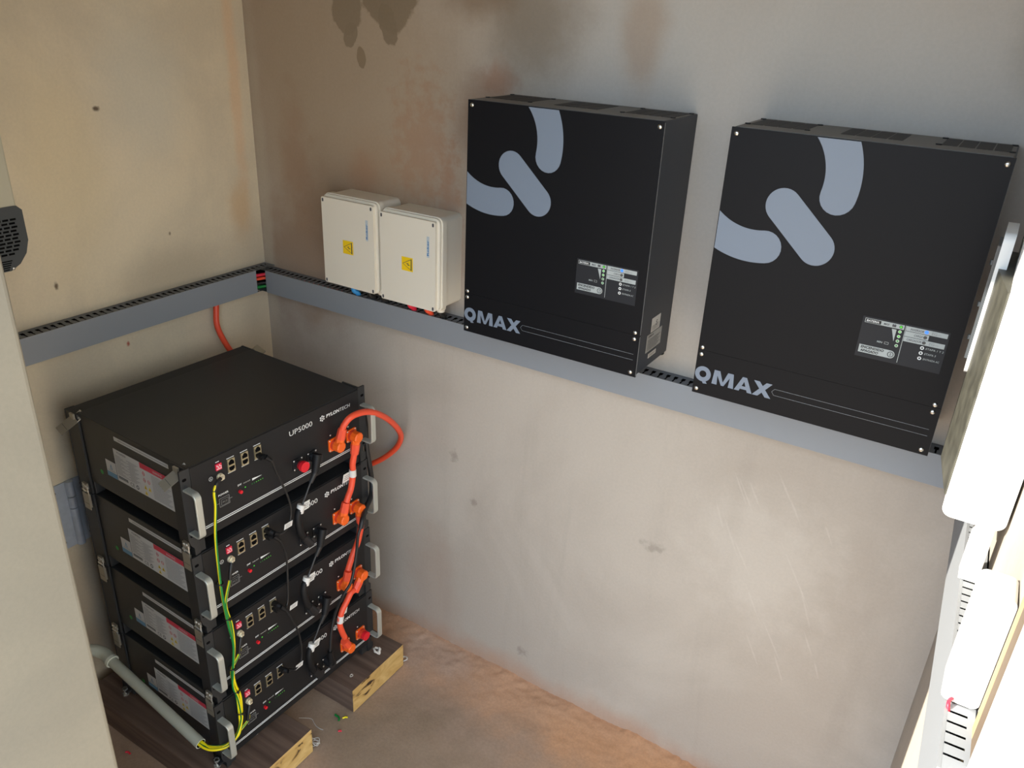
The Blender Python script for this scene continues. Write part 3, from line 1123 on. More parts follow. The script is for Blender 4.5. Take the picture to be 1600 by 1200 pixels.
# ------------------------------------------------------------ steel hinge on the left wall behind the stack
root = thing('steel_hinge', 'galvanised steel hinge screwed to the left wall behind the batteries', 'hinge', (0, -0.619, 0.455))
h_ = MB().box(0, 0.004, -0.095, -0.010, 0.0, 0.168, 'galv')
for z in (0.018, 0.150):
    h_.cyl((0.004, -0.040, z), (0.0046, -0.040, z), 0.005, 'label_dark', 14)
h_.build('leaf', root, bevel=0.001)
h_ = MB().box(0, 0.004, 0.004, 0.035, 0.0, 0.168, 'galv')
for z in (0.018, 0.150):
    h_.cyl((0.004, 0.024, z), (0.0046, 0.024, z), 0.0035, 'label_dark', 14)
h_.build('leaf', root, bevel=0.001)
h_ = MB()
for z0_, z1_ in ((0.0, 0.098), (0.100, 0.128), (0.130, 0.168)):
    h_.cyl((0.006, -0.003, z0_), (0.006, -0.003, z1_), 0.0095, 'galv', 16)
h_.build('knuckle', root)

# ------------------------------------------------------------ timber beams
def beam(y0_, y1_, x0_, x1_, label, skew=0.0):
    b_ = MB()
    n = 9
    vs = []
    for i in range(n):
        x = x0_ + (x1_ - x0_) * i / (n - 1)
        j = lambda s_: 0.0015 * noise.noise((x * 9, s_, 4))
        vs += [(x + 0, y0_ + j(1), 0.0), (x, y1_ + j(2), 0.0), (x, y1_ + j(3), 0.0715), (x, y0_ + j(4), 0.0715)]
    vs[-3 - 0] = vs[-3]
    fs = []
    for i in range(n - 1):
        for k in range(4):
            a = i * 4 + k
            b2 = i * 4 + (k + 1) % 4
            fs.append((a, a + 4, b2 + 4, b2))
    b_.add(vs, fs, 'wood')
    b_.add(vs[:4], [(0, 1, 2, 3)], 'wood_end')
    b_.add(vs[-4:], [(3, 2, 1, 0)], 'wood_end')
    return tag(b_.build('timber_beam', bevel=0.0012), label, 'wooden beam', 'timber beams under the battery stack')


beam(-0.336, -0.138, 0.03, 0.566, 'dark stained timber beam under the far side of the battery stack, pale sawn end')
beam(-0.700, -0.478, 0.03, 0.566, 'dark stained timber beam under the near side of the battery stack')

# ------------------------------------------------------------ battery modules
BX, BY, BZ, BR = 0.4941, -0.6547, 0.8445, -0.0378
BW, BH, PH, BD = 0.442, 0.161, 0.1922, 0.356


def latch(mb_root, x, z, openit):
    """toggle latch on the label side (out = -y)"""
    y = -0.0085
    if openit:
        T = Matrix.Translation((x, y - 0.002, z - 0.012)) @ Euler((math.radians(-50), math.radians(30), 0)).to_matrix().to_4x4()
    else:
        T = Matrix.Translation((x, y, z))
    l_ = MB()
    l_.box(-0.011, 0.011, -0.0060, -0.0042, -0.030, 0.010, 'steel_dull', T)
    l_.box(-0.0085, 0.0085, -0.0042, 0.0, -0.026, 0.006, 'steel_dull', T)
    l_.box(-0.009, 0.009, -0.0064, -0.0060, -0.0158, -0.0150, 'label_dark', T)
    o_ = l_.build('latch', mb_root, bevel=0.0008)
    w_ = MB()
    for sx in (-0.008, 0.008):
        w_.cyl((sx, -0.003, 0.006), (sx, -0.003, 0.026), 0.0014, 'steel', 8, T=T)
    w_.cyl((-0.009, -0.003, 0.026), (0.009, -0.003, 0.026), 0.0020, 'steel', 8, T=T)
    w_.cyl((-0.009, -0.004, 0.016), (0.009, -0.004, 0.016), 0.0024, 'steel', 8, T=T)
    w_.build('wire_bail', o_)
    k_ = MB()
    zz = 0.030
    if openit:
        k_.box(-0.007, 0.007, -0.004, 0.0, -0.004, 0.008, 'steel_dull', Matrix.Translation((x, -0.0065, z + 0.0)))
    else:
        k_.box(-0.008, 0.008, -0.0045, 0.0, 0.020, 0.034, 'steel_dull', T)
        for sx in (-0.004, 0.004):
            k_.dome((x + sx, y - 0.0045, z + 0.029), (0, -1, 0), 0.0030, 'steel')
    k_.build('strike', o_)
    return o_


def make_module(label, level, group):
    """local frame: x out of the front, y along the front left to right, z up; origin front left bottom"""
    zb = BZ - PH * (level + 1)
    root = thing('battery_module', label, 'battery', (BX, BY, zb), BR, group)
    zt = PH
    z0 = zt - BH
    F = lambda y, v, e=0.0006: (0.003 + e, y, zt + v)    # point on the front panel; v measured from the top (negative)
    U, V = (0, 1, 0), (0, 0, 1)
    c = MB()
    c.box(-BD, 0.0, 0.0, BW, z0, zt, 'black')
    c.build('case', root, bevel=0.0012)
    p = MB()
    p.box(0.0, 0.003, 0.004, BW - 0.002, z0, zt - 0.001, 'black_panel')
    fp = p.build('front_panel', root, bevel=0.0006)
    # mounting brackets: front pair of ears + side plates, rear pair
    for s_ in (0, 1):
        e = MB()
        y_in = 0.004 if s_ == 0 else BW - 0.002
        y_out = -0.017 if s_ == 0 else BW + 0.019
        a, b_ = sorted((y_in, y_out))
        # ear profile in (y, z) with the notch of the stacking foot at the bottom
        if s_ == 0:
            prof = [(a, 0.045), (a, zt), (b_, zt), (b_, 0.004), (a + 0.010, 0.004), (a + 0.010, 0.020), (a + 0.003, 0.030)]
        else:
            prof = [(a, 0.004), (a, zt + .002), (b_, zt + .002), (b_, 0.052), (b_ - 0.003, 0.045), (b_ - 0.010, 0.040), (b_ - 0.010, 0.028), (b_ - 0.003, 0.024), (b_ - 0.003, 0.010), (b_ - 0.008, 0.004)]
        e.prism(prof, 'x', -0.0025, 0.0015, 'bracket')
        ys = -0.0045 if s_ == 0 else BW
        e.box(-0.050, -0.001, ys, ys + 0.0045, 0.0, zt + (0.002 if s_ else 0.0), 'bracket')
        e.box(-0.050, -0.001, ys - (0.0 if s_ else 0.0), ys + 0.0045, 0.0, 0.02, 'bracket')
        # holes
        ye = (a + b_) / 2 + (-.002 if s_ == 0 else .002)
        for hz in (zt - 0.020, z0 + 0.018):
            e.prism(rrect(ye - 0.0045, ye + 0.0045, hz - 0.003, hz + 0.003, 0.0028, 4), 'x', 0.0015, 0.0018, 'void')
        e.build('front_bracket', root, bevel=0.0005)
        e = MB()
        ys = -0.0045 if s_ == 0 else BW
        e.box(-BD - 0.040, -BD + 0.004, ys, ys + 0.0045, 0.0, zt - 0.002, 'bracket')
        e.box(-BD - 0.040, -BD - 0.037, ys - 0.001, ys + 0.02 if s_ == 0 else ys + 0.0045, 0.0, zt - 0.002, 'bracket')
        e.build('rear_bracket', root, bevel=0.0005)
    e = MB()
    e.box(-BD - 0.040, -BD - 0.003, 0.0, BW, z0 + 0.004, zt - 0.003, 'bracket')
    e.box(-BD - 0.003, -BD, 0.002, BW - 0.002, z0 + .004, zt - 0.009, 'void')
    e.build('rear_cover', root, bevel=0.001)
    # stacking rails bridging the gap below
    for (xa_, xb_) in ((-0.048, -0.004), (-BD - 0.035, -BD + 0.012)):
        for (ya_, yb_) in ((0.0, 0.020), (BW - 0.020, BW)):
            MB().box(xa_, xb_, ya_, yb_, 0.001, z0, 'bracket').build('stacking_foot', root, bevel=0.001)
    if level == 3:
        for (fx, fy) in ((-0.025, -0.014), (-0.025, BW + 0.014), (-BD - 0.015, -0.014)):
            f_ = MB()
            f_.cyl((fx, fy, 0.018), (fx, fy, -0.002), 0.0035, 'steel', 10)
            f_.cyl((fx, fy, 0.002), (fx, fy, -0.0025), 0.0075, 'steel', 6, smooth=False)
            f_.cyl((fx, fy, 0.014), (fx, fy, 0.018), 0.0065, 'steel', 6, smooth=False)
            f_.box(fx - 0.012, fx + 0.012, min(fy, fy * 0.0 + (0 if fy < 0 else BW)) - 0.002, max(fy, 0 if fy < 0 else BW) + 0.002, 0.008, 0.013, 'bracket')
            f_.build('levelling_foot', root)
    # handles: flat aluminium bars bent outwards
    for s_ in (0, 1):
        h = MB()
        yc = -0.0075 if s_ == 0 else BW + 0.0095
        w2 = 0.0070
        za_, zb_ = zt - 0.038, zt - 0.137
        if s_:
            za_, zb_ = zt - 0.040, zt - 0.134
        out = 0.036
        path = []
        r = 0.012
        th = 0.0042
        for (cx, cz, a0) in ((out - r, za_ - r, PI / 2), (out - r, zb_ + r, 0)):
            for i in range(7):
                a = a0 - PI / 2 * i / 6
                path.append((cx, cz, a))
        outer = [(0.0015, za_)] + [(cx + r * math.cos(a), cz + r * math.sin(a)) for cx, cz, a in path] + [(0.0015, zb_)]
        inner = [(0.0015, za_ - th)] + [(cx + (r - th) * math.cos(a), cz + (r - th) * math.sin(a)) for cx, cz, a in path] + [(0.0015, zb_ + th)]
        n = len(outer)
        vs = [(x, yc - w2, z) for x, z in outer] + [(x, yc + w2, z) for x, z in outer] + [(x, yc - w2, z) for x, z in inner] + [(x, yc + w2, z) for x, z in inner]
        fs = []
        for i in range(n - 1):
            fs += [(i, i + 1, n + i + 1, n + i), (2 * n + i, 3 * n + i, 3 * n + i + 1, 2 * n + i + 1),
                   (i, 2 * n + i, 2 * n + i + 1, i + 1), (n + i, n + i + 1, 3 * n + i + 1, 3 * n + i)]
        h.add(vs, fs, 'alu', False)
        h.build('handle', root, bevel=0.0012, seg=2)
    # printing on the front
    pr = MB()
    z = lambda v: zt + v
    fx = 0.0036
    pr.box(0.003, fx, 0.0205, 0.4325, z(-0.1385), z(-0.1370), 'white_ink')
    pr.box(0.003, fx, 0.0205, 0.4325, z(-0.1425), z(-0.1408), 'white_ink')
    put_text(pr, 'UP5000', F(0.2375, -0.0340), U, V, 0.0630, 0.0115, 'white_ink', 0.0)
    put_text(pr, 'PYLON', F(0.3405, -0.0320), U, V, 0.0385, 0.0082, 'white_ink', 0.035, 0.12)
    put_text(pr, 'TECH', F(0.3800, -0.0320), U, V, 0.0310, 0.0082, 'white_ink', 0.0, 0.12)
    disc(pr, F(0.3290, -0.0285), U, V, 0.0020, 'white_ink', 6)
    for k in range(6):
        a = PI / 6 + k * PI / 3
        disc(pr, F(0.3290 + 0.0052 * math.cos(a), -0.0285 + 0.0052 * math.sin(a)), U, V, 0.0023, 'white_ink', 6)
    put_text(pr, 'POWER', F(0.0558, -0.0880), U, V, 0.0235, 0.0040, 'white_ink', 0.02)
    put_text(pr, 'SW', F(0.1010, -0.0872), U, V, 0.0095, 0.0042, 'white_ink', 0.02)
    put_text(pr, 'RUN ALM', F(0.1155, -0.0872), U, V, 0.0155, 0.0022, 'white_ink', 0.0)
    pr.poly([F(0.1361, -0.0900), F(0.1612, -0.0880), F(0.1361, -0.0850)], 'white_ink')
    ring_faces(pr, F(0.0446, -0.0423), U, V, 0.0036, 0.0044, 'white_ink')
    pr.poly([F(0.0442, -0.0400), F(0.0442, -0.0430), F(0.0450, -0.0430), F(0.0450, -0.0400)], 'white_ink')
    pr.poly([F(0.0425, -0.0430), F(0.0425, -0.0437), F(0.0467, -0.0437), F(0.0467, -0.0430)], 'white_ink')
    for k in range(3):
        yc = 0.0918 + 0.0317 * k
        pr.box(0.003, fx, yc - 0.0085, yc + 0.0085, z(-0.0175), z(-0.0162), 'white_ink')
        pr.box(0.003, fx, yc - 0.0085, yc + 0.0085, z(-0.0492), z(-0.0480), 'white_ink')
    pr.box(0.003, fx, 0.0590, 0.0665, z(-0.0140), z(-0.0125), 'white_ink')
    # connector outline of the power port
    for a, b_, c_, d_ in ((0.0565, 0.0800, -0.0945, -0.0937), (0.0565, 0.0800, -0.1128, -0.1120), (0.0565, 0.0573, -0.1128, -0.0937), (0.0792, 0.0800, -0.1128, -0.0937),
                          (0.0500, 0.0565, -0.1036, -0.1028), (0.0800, 0.0865, -0.1036, -0.1028)):
        pr.box(0.003, fx, a, b_, z(c_), z(d_), 'label_grey')
    pr.build('front_print', fp)
    # power socket
    q = MB().box(0.003, 0.0042, 0.0585, 0.0780, z(-0.1110), z(-0.0955), 'black_panel')
    for a, b_, c_, d_ in ((0.0600, 0.0765, -0.0975, -0.0970), (0.0600, 0.0765, -0.1098, -0.1093), (0.0600, 0.0606, -0.1098, -0.0970), (0.0759, 0.0765, -0.1098, -0.0970)):
        q.box(0.0040, 0.0045, a, b_, z(c_), z(d_), 'label_grey')
    put_text(q, 'PCS', (0.0045, 0.0632, z(-0.1055)), U, V, 0.0100, 0.0042, 'label_grey', 0.0)
    q.build('power_socket', root)
    # dip switch
    q = MB().box(0.003, 0.0065, 0.0570, 0.0695, z(-0.0300), z(-0.0165), 'red_dip')
    for i in range(4):
        y = 0.0585 + i * 0.0028
        q.box(0.0065, 0.0072, y, y + 0.0014, z(-0.0245 if i % 2 else -0.0215), z(-0.0215 if i % 2 else -0.0185), 'white_ink')
    q.box(0.0065, 0.0068, 0.0575, 0.069, z(-0.0275), z(-0.0262), 'white_ink')
    q.build('dip_switch', root)
    # three double network ports
    for k in range(3):
        yc = 0.0918 + 0.0317 * k
        q = MB()
        q.box(0.003, 0.0055, yc - 0.0082, yc + 0.0082, z(-0.0470), z(-0.0190), 'gold')
        for (va, vb, up) in ((-0.0310, -0.0205, 1), (-0.0455, -0.0350, -1)):
            m_ = (va + vb) / 2
            if up > 0:
                pp = [(-.0062, va), (.0062, va), (.0062, m_ + .0015), (.0040, m_ + .0015), (.0040, vb - .0015), (.0022, vb - .0015), (.0022, vb), (-.0022, vb), (-.0022, vb - .0015), (-.0040, vb - .0015), (-.0040, m_ + .0015), (-.0062, m_ + .0015)]
            else:
                pp = [(-.0062, vb), (.0062, vb), (.0062, m_ - .0015), (.0040, m_ - .0015), (.0040, va + .0015), (-.0040, va + .0015), (-.0040, m_ - .0015), (-.0062, m_ - .0015)][::-1]
            q.prism([(yc + a, zt + b_) for a, b_ in pp], 'x', 0.0054, 0.0060, 'void')
        q.build('network_port', root)
    # earth stud
    q = MB()
    q.cyl((0.003, 0.0643, z(-0.046)), (0.0050, 0.0643, z(-0.046)), 0.0072, 'brass', 20)
    q.cyl((0.005, 0.0643, z(-0.046)), (0.0110, 0.0643, z(-0.046)), 0.0054, 'brass', 6, smooth=False)
    q.cyl((0.011, 0.0643, z(-0.046)), (0.0150, 0.0643, z(-0.046)), 0.0028, 'brass', 12)
    q.build('earth_stud', root)
    q = MB()
    q.cyl((0.003, 0.1050, z(-0.1000)), (0.0085, 0.1050, z(-0.1000)), 0.0036, 'red', 18)
    q.build('power_button', root)
    q = MB()
    disc(q, F(0.1183, -0.0966), U, V, 0.0016, 'green_led', 10)
    for i in range(6):
        disc(q, F(0.1350 + i * 0.0053, -0.0972), U, V, 0.0011, 'green_led' if i > 1 else 'wire_green', 8)
    q.build('status_lights', fp)
    # round signal sockets on square flanges
    for yc in (0.2535, 0.2930):
        q = MB()
        q.prism(rrect(yc - 0.0135, yc + 0.0135, z(-0.1185), z(-0.0925), 0.003, 3), 'x', 0.003, 0.0055, 'black_conn')
        q.cyl((0.0055, yc, z(-0.1055)), (0.012, yc, z(-0.1055)), 0.0105, 'black_conn', 20)
        for sy in (-0.0105, 0.0105):
            for sz in (-0.0105, 0.0105):
                q.dome((0.0055, yc + sy, z(-0.1055 + sz)), (1, 0, 0), 0.0024, 'screw')
        q.build('signal_socket', root)
    # orange power sockets
    for yc in (0.3570, 0.4110):
        q = MB()
        q.prism(rrect(yc - 0.0150, yc + 0.0150, z(-0.1180), z(-0.0880), 0.003, 3), 'x', 0.003, 0.0062, 'orange2')
        q.cyl((0.0062, yc, z(-0.1030)), (0.0135, yc, z(-0.1030)), 0.0128, 'orange3', 22)
        for sy in (-0.0120, 0.0120):
            for sz in (-0.0120, 0.0120):
                q.dome((0.0062, yc + sy, z(-0.1030 + sz)), (1, 0, 0), 0.0022, 'screw')
        q.build('power_terminal', root)
    for (sy, sv) in ((0.3500, -0.0790), (0.4040, -0.0800)):
        MB().dome(F(sy, sv, 0), (1, 0, 0), 0.0022, 'screw').build('screw', root)
    # red protective caps
    caps = []
    if level == 0:
        caps.append(0.2535)
    if level == 3:
        caps.append(0.4110)
    for yc in caps:
        q = MB()
        vv = -0.1055 if yc < 0.3 else -0.1030
        q.cyl((0.012, yc, z(vv)), (0.020, yc, z(vv)), 0.0098, 'orange3' if yc > .3 else 'red_dark', 20)
        q.cyl((0.019, yc, z(vv)), (0.027, yc, z(vv)), 0.0118, 'red', 24)
        q.build('red_cap', root, bevel=0.001)
    # ---- label side (y = 0, facing -y)
    YS = -0.0006
    lb = MB()
    W_ = lambda x, v, e=0.0: (x, YS - e, zt + v)

    def rc(x0_, x1_, v0_, v1_, m, e=0.0003):
        lb.poly([W_(x0_, v1_, e), W_(x1_, v1_, e), W_(x1_, v0_, e), W_(x0_, v0_, e)], m)

    def ltx(s_, x, v_, w, h, m, off=0.0):
        put_text(lb, s_, W_(x, v_, 0.0007), (1, 0, 0), (0, 0, 1), w, h, m, off)
    rc(-0.2425, -0.0535, -0.0420, -0.1170, 'label', 0.0)
    rc(-0.1545, -0.0535, -0.0420, -0.0545, 'red_ink')
    ltx('WARNING', -0.112, -0.0510, 0.030, 0.0055, 'label')
    ltx('PYLONTECH', -0.2290, -0.0495, 0.030, 0.0042, 'label_dark', 0.02)
    for i in range(17):
        v_ = -0.0555 - i * 0.0031
        if v_ < -0.1000:
            break
        rc(-0.2390, -0.2390 + 0.018 + 0.010 * ((i * 7) % 3), v_, v_ - 0.0010, 'label_grey')
        rc(-0.2000 + 0.006 * (i % 2), -0.1620 - 0.006 * (i % 3), v_, v_ - 0.0010, 'label_grey')
    rc(-0.2380, -0.2060, -0.1040, -0.1100, 'label_dark')
    rc(-0.2370, -0.2070, -0.1055, -0.1085, 'label_grey', 0.0006)
    ltx('CE', -0.1975, -0.1120, 0.014, 0.0085, 'label_dark')
    ring_faces(lb, W_(-0.1735, -0.1075, 0.0004), (1, 0, 0), (0, 0, 1), 0.0028, 0.0048, 'label_dark', 12)
    for (cx, cv) in ((-0.1450, -0.0650), (-0.1450, -0.0800), (-0.1310, -0.0800)):
        ring_faces(lb, W_(cx, cv, 0.0004), (1, 0, 0), (0, 0, 1), 0.0034, 0.0044, 'red_ink', 14)
        rc(cx - 0.0032, cx + 0.0032, cv + 0.0005, cv - 0.0005, 'red_ink', 0.0005)
    for (cx, cv) in ((-0.1450, -0.0960), (-0.1310, -0.0960), (-0.1450, -0.1090)):
        lb.poly([W_(cx - 0.0052, cv - 0.0045, 0.0004), W_(cx + 0.0052, cv - 0.0045, 0.0004), W_(cx, cv + 0.0050, 0.0004)], 'yellow_ink')
        lb.poly([W_(cx - 0.0012, cv - 0.0032, 0.0007), W_(cx + 0.0012, cv - 0.0032, 0.0007), W_(cx, cv + 0.0020, 0.0007)], 'label_dark')
    for i in range(18):
        v_ = -0.0595 - i * 0.0030
        if v_ < -0.1120:
            break
        rc(-0.1200, -0.0600 - 0.004 * ((i * 5) % 4), v_, v_ - 0.0009, 'label_grey')
    lb.build('warning_label', root)
    lb = MB()
    rc(-0.2320, -0.0535, -0.0120, -0.0215, 'label', 0.0)
    for i in range(44):
        x = -0.218 + i * 0.0036
        rc(x, x + 0.0022, -0.0152, -0.0180, 'label_grey')
    lb.build('strip_label', root)
    lb = MB()
    rc(-0.2790, -0.2440, -0.0795, -0.1175, 'label', -0.0001)
    rc(-0.2790, -0.2440, -0.1060, -0.1175, 'blue_ink', 0.0002)
    lb.poly([W_(-0.2665, -0.0990, .0003), W_(-0.2565, -0.0990, .0003), W_(-0.2615, -0.0860, .0003)], 'blue_ink')
    lb.poly([W_(-0.2640, -0.0975, .0005), W_(-0.2590, -0.0975, .0005), W_(-0.2615, -0.0910, .0005)], 'label')
    rc(-0.2740, -0.2480, -0.1015, -0.1024, 'label_grey')
    lb.build('certificate_label', root)
    lb = MB()
    disc(lb, W_(-0.3010, -0.1190, 0.0002), (1, 0, 0), (0, 0, 1), 0.0055, 'green_dot')
    lb.build('green_sticker', root)
    # latches: each ties this module's bracket to the one above (open on the top module)
    latch(root, -0.362, zt + (-0.008 if level == 0 else -0.006), level == 0)
    if level == 0:
        q = MB().box(-0.016, 0.016, -0.004, 0.014, -0.002, 0.002, 'steel_dull', Matrix.Translation((-0.352, BW + 0.012, zt - 0.010)) @ Euler((0.5, 0.3, 0)).to_matrix().to_4x4())
        q.build('latch', root, bevel=0.001)
    latch(root, -0.020, zt + (-0.008 if level == 0 else -0.006), level == 0)
    return root


mg = 'battery modules in the stack'
make_module('topmost black battery module of the stack, both side latches hanging open', 0, mg)
make_module('black battery module second from the top of the stack', 1, mg)
make_module('black battery module third from the top of the stack', 2, mg)
make_module('lowest black battery module of the stack, resting on the timber beams', 3, mg)

# ------------------------------------------------------------ cables on the stack front
CN, SN = math.cos(BR), math.sin(BR)


def BL(w, z, d):
    """stack frame to room: w along the front, z down from the stack's top front edge, d out of the front"""
    return Vector((BX + CN * d - SN * w, BY + SN * d + CN * w, BZ + z))


def path(pts):
    return [BL(*p) for p in pts]


def right_angle_plug(mb, yc, zc, to, m='orange2', m3='orange3', r=0.0130, L=0.05):
    """angled power plug: round body on the socket, neck leaving towards `to` (w, z, d)"""
    mb.cyl(BL(yc, zc, 0.0130), BL(yc, zc, 0.0285), r, m, 10, smooth=False)
    mb.cyl(BL(yc, zc, 0.0285), BL(yc, zc, 0.0305), r, m, 10, r2=r * .8, smooth=False)
    a = BL(yc, zc, 0.020)
    b = BL(*to)
    mb.cyl(a, a + (b - a) * 0.55, r * 0.78, m, 8, r2=r * 0.78, smooth=False)
    mb.cyl(a + (b - a) * 0.42, b, r * 0.84, 'orange', 8, r2=r * 0.74, smooth=False)


def flag_tag(mb, w, z, d, du, dv, m='flag'):
    """folded paper tag on a cable, du x dv, in the plane of the front"""
    c = BL(w, z, d)
    u = (BL(w + 1, z, d) - c).normalized() * du
    v = Vector((0, 0, dv)) + (BL(w + 1, z, d) - c).normalized() * dv * 0.25
    t = (BL(w, z, d + 1) - c).normalized() * 0.0010
    p = [c, c + u, c + u + v, c + v]
    mb.add(p + [q + t for q in p], [(3, 2, 1, 0), (4, 5, 6, 7), (0, 1, 5, 4), (1, 2, 6, 5), (2, 3, 7, 6), (3, 0, 4, 7)], m)
    for i in range(3):
        a = c + u * .15 + v * (.22 + .22 * i) + t * 1.2
        b_ = c + u * .8 + v * (.22 + .22 * i) + t * 1.2
        mb.add([a, b_, b_ + v * .08, a + v * .08], [(0, 1, 2, 3)], 'label_grey')


RC = 0.0072
# 1: the big loop from the top module round the right side of the stack, up to the left wall's duct
root = thing('power_cable', 'thick orange cable looping from the top battery behind the stack to the wall duct', 'cable', BL(0.357, -0.1, 0.05))
inv = Matrix.Translation(root.location).inverted()


def place(mb, name, parent):
    o_ = mb.build(name, parent)
    o_.matrix_parent_inverse = Matrix.Identity(4)
    o_.location = -parent.location
    return o_


c = MB().tube(path([(0.3660, -0.0680, 0.0225), (0.3700, -0.0540, 0.0260), (0.3830, -0.0390, 0.0320), (0.4075, -0.0363, 0.0360), (0.4421, -0.0474, 0.0340), (0.4841, -0.0741, 0.0260), (0.5361, -0.1172, 0.0100), (0.5889, -0.1710, -0.0120),
                    (0.6220, -0.2150, -0.0350), (0.6340, -0.2560, -0.0600), (0.6300, -0.2900, -0.0900), (0.6180, -0.3150, -0.1200), (0.6000, -0.3340, -0.1550)])
              + [Vector((0.31, -0.135, 0.52)), Vector((0.22, -0.15, 0.56)), Vector((0.12, -0.165, 0.66)), Vector((0.07, -0.165, 0.76)), Vector((0.045, -0.185, 0.82)), Vector((0.035, -0.200, 0.875)), Vector((0.028, -0.192, 0.92)), Vector((0.022, -0.185, 0.945))],
              RC, 'orange', 14)
place(c, 'sheath', root)
q = MB()
right_angle_plug(q, 0.357, -0.103, (0.3690, -0.0640, 0.0220))
place(q, 'plug', root)

# 2-4: jumpers between neighbouring modules
def jumper(label, pts, s1, to1, s2, to2, band=None, tagp=None):
    root = thing('power_cable', label, 'cable', BL(*s1, 0.05), group='orange jumper cables between the batteries')
    place(MB().tube(path(pts), RC, 'orange', 14), 'sheath', root)
    q_ = MB()
    right_angle_plug(q_, s1[0], s1[1], to1)
    place(q_, 'plug', root)
    q_ = MB()
    right_angle_plug(q_, s2[0], s2[1], to2)
    place(q_, 'plug', root)
    if band:
        b_ = MB()
        a, e = band
        b_.cyl(BL(*a), BL(*e), RC + 0.0008, 'flag', 14)
        place(b_, 'tape_band', root)
    if tagp:
        b_ = MB()
        flag_tag(b_, *tagp)
        place(b_, 'paper_tag', root)
    return root


P0 = -0.103
jumper('orange jumper cable from the topmost battery to the second one',
       [(0.4020, P0 - 0.032, 0.021), (0.4000, -0.1480, 0.021), (0.3970, -0.1680, 0.019), (0.3975, -0.1946, 0.018), (0.3900, -0.2274, 0.018), (0.3790, -0.2420, 0.020), (0.3700, -0.2560, 0.021)],
       (0.4110, P0), (0.4020, P0 - 0.040, 0.021), (0.3570, P0 - PH), (0.3690, P0 - PH + 0.040, 0.021),
       band=((0.3968, -0.182, 0.0183), (0.3974, -0.200, 0.0180)), tagp=(0.3690, -0.208, 0.012, 0.026, 0.020))
jumper('orange jumper cable from the second battery to the third, crossed by the black cable',
       [(0.4130, P0 - PH - 0.034, 0.021), (0.4140, -0.3420, 0.021), (0.4090, -0.3651, 0.020), (0.4010, -0.3855, 0.020), (0.3850, -0.4080, 0.020), (0.3740, -0.4250, 0.021), (0.3640, -0.4440, 0.021)],
       (0.4110, P0 - PH), (0.4130, P0 - PH - 0.040, 0.021), (0.3570, P0 - 2 * PH), (0.3650, P0 - 2 * PH + 0.040, 0.021))
jumper('orange jumper cable from the third battery to the lowest one',
       [(0.3860, P0 - 2 * PH - 0.028, 0.021), (0.3700, -0.5160, 0.021), (0.3560, -0.5330, 0.020), (0.3400, -0.5520, 0.019), (0.3320, -0.5720, 0.019), (0.3300, -0.5920, 0.020), (0.3350, -0.6150, 0.021), (0.3420, -0.6360, 0.021)],
       (0.4110, P0 - 2 * PH), (0.3830, P0 - 2 * PH - 0.034, 0.021), (0.3570, P0 - 3 * PH), (0.3390, P0 - 3 * PH + 0.034, 0.021),
       band=((0.3350, -0.564, 0.019), (0.3305, -0.582, 0.0195)), tagp=(0.3360, -0.574, 0.012, 0.024, 0.018))

# long black cable from behind the right side down to the lowest battery
root = thing('signal_cable', 'long black cable crossing the right side of the stack down to the lowest battery', 'cable', BL(0.45, -0.1, 0.01))
c = MB().tube(path([(0.5001, -0.0700, -0.0600), (0.4940, -0.0880, -0.0380), (0.4800, -0.1080, -0.0180), (0.4700, -0.1385, -0.0080), (0.4700, -0.1798, -0.0050), (0.4740, -0.2164, -0.0030), (0.4772, -0.2626, -0.0010), (0.4620, -0.2880, 0.0100),
                    (0.4260, -0.2980, 0.0270), (0.3990, -0.3080, 0.0420), (0.3850, -0.3250, 0.0480)]), 0.0062, 'cable_black', 12)
place(c, 'sleeved_run', root)
c = MB().tube(path([(0.3870, -0.3200, 0.0475), (0.3759, -0.3400, 0.0480), (0.3700, -0.3800, 0.0470), (0.3600, -0.4180, 0.0480), (0.3440, -0.4560, 0.0490), (0.3260, -0.4862, 0.0400), (0.3154, -0.5401, 0.0220), (0.3016, -0.5872, 0.0200), (0.2940, -0.6217, 0.0220),
                    (0.2900, -0.6450, 0.0230)]), 0.0036, 'cable_black', 10)
place(c, 'cable_run', root)
c = MB().cyl(BL(0.2930, -0.1055 - 3 * PH, 0.012), BL(0.2930, -0.1055 - 3 * PH, 0.028), 0.0115, 'black_conn', 16)
c.cyl(BL(0.2930, -0.1055 - 3 * PH, 0.022), BL(0.2900, -0.640, 0.023), 0.0085, 'black_rubber', 14, r2=0.006)
place(c, 'plug', root)


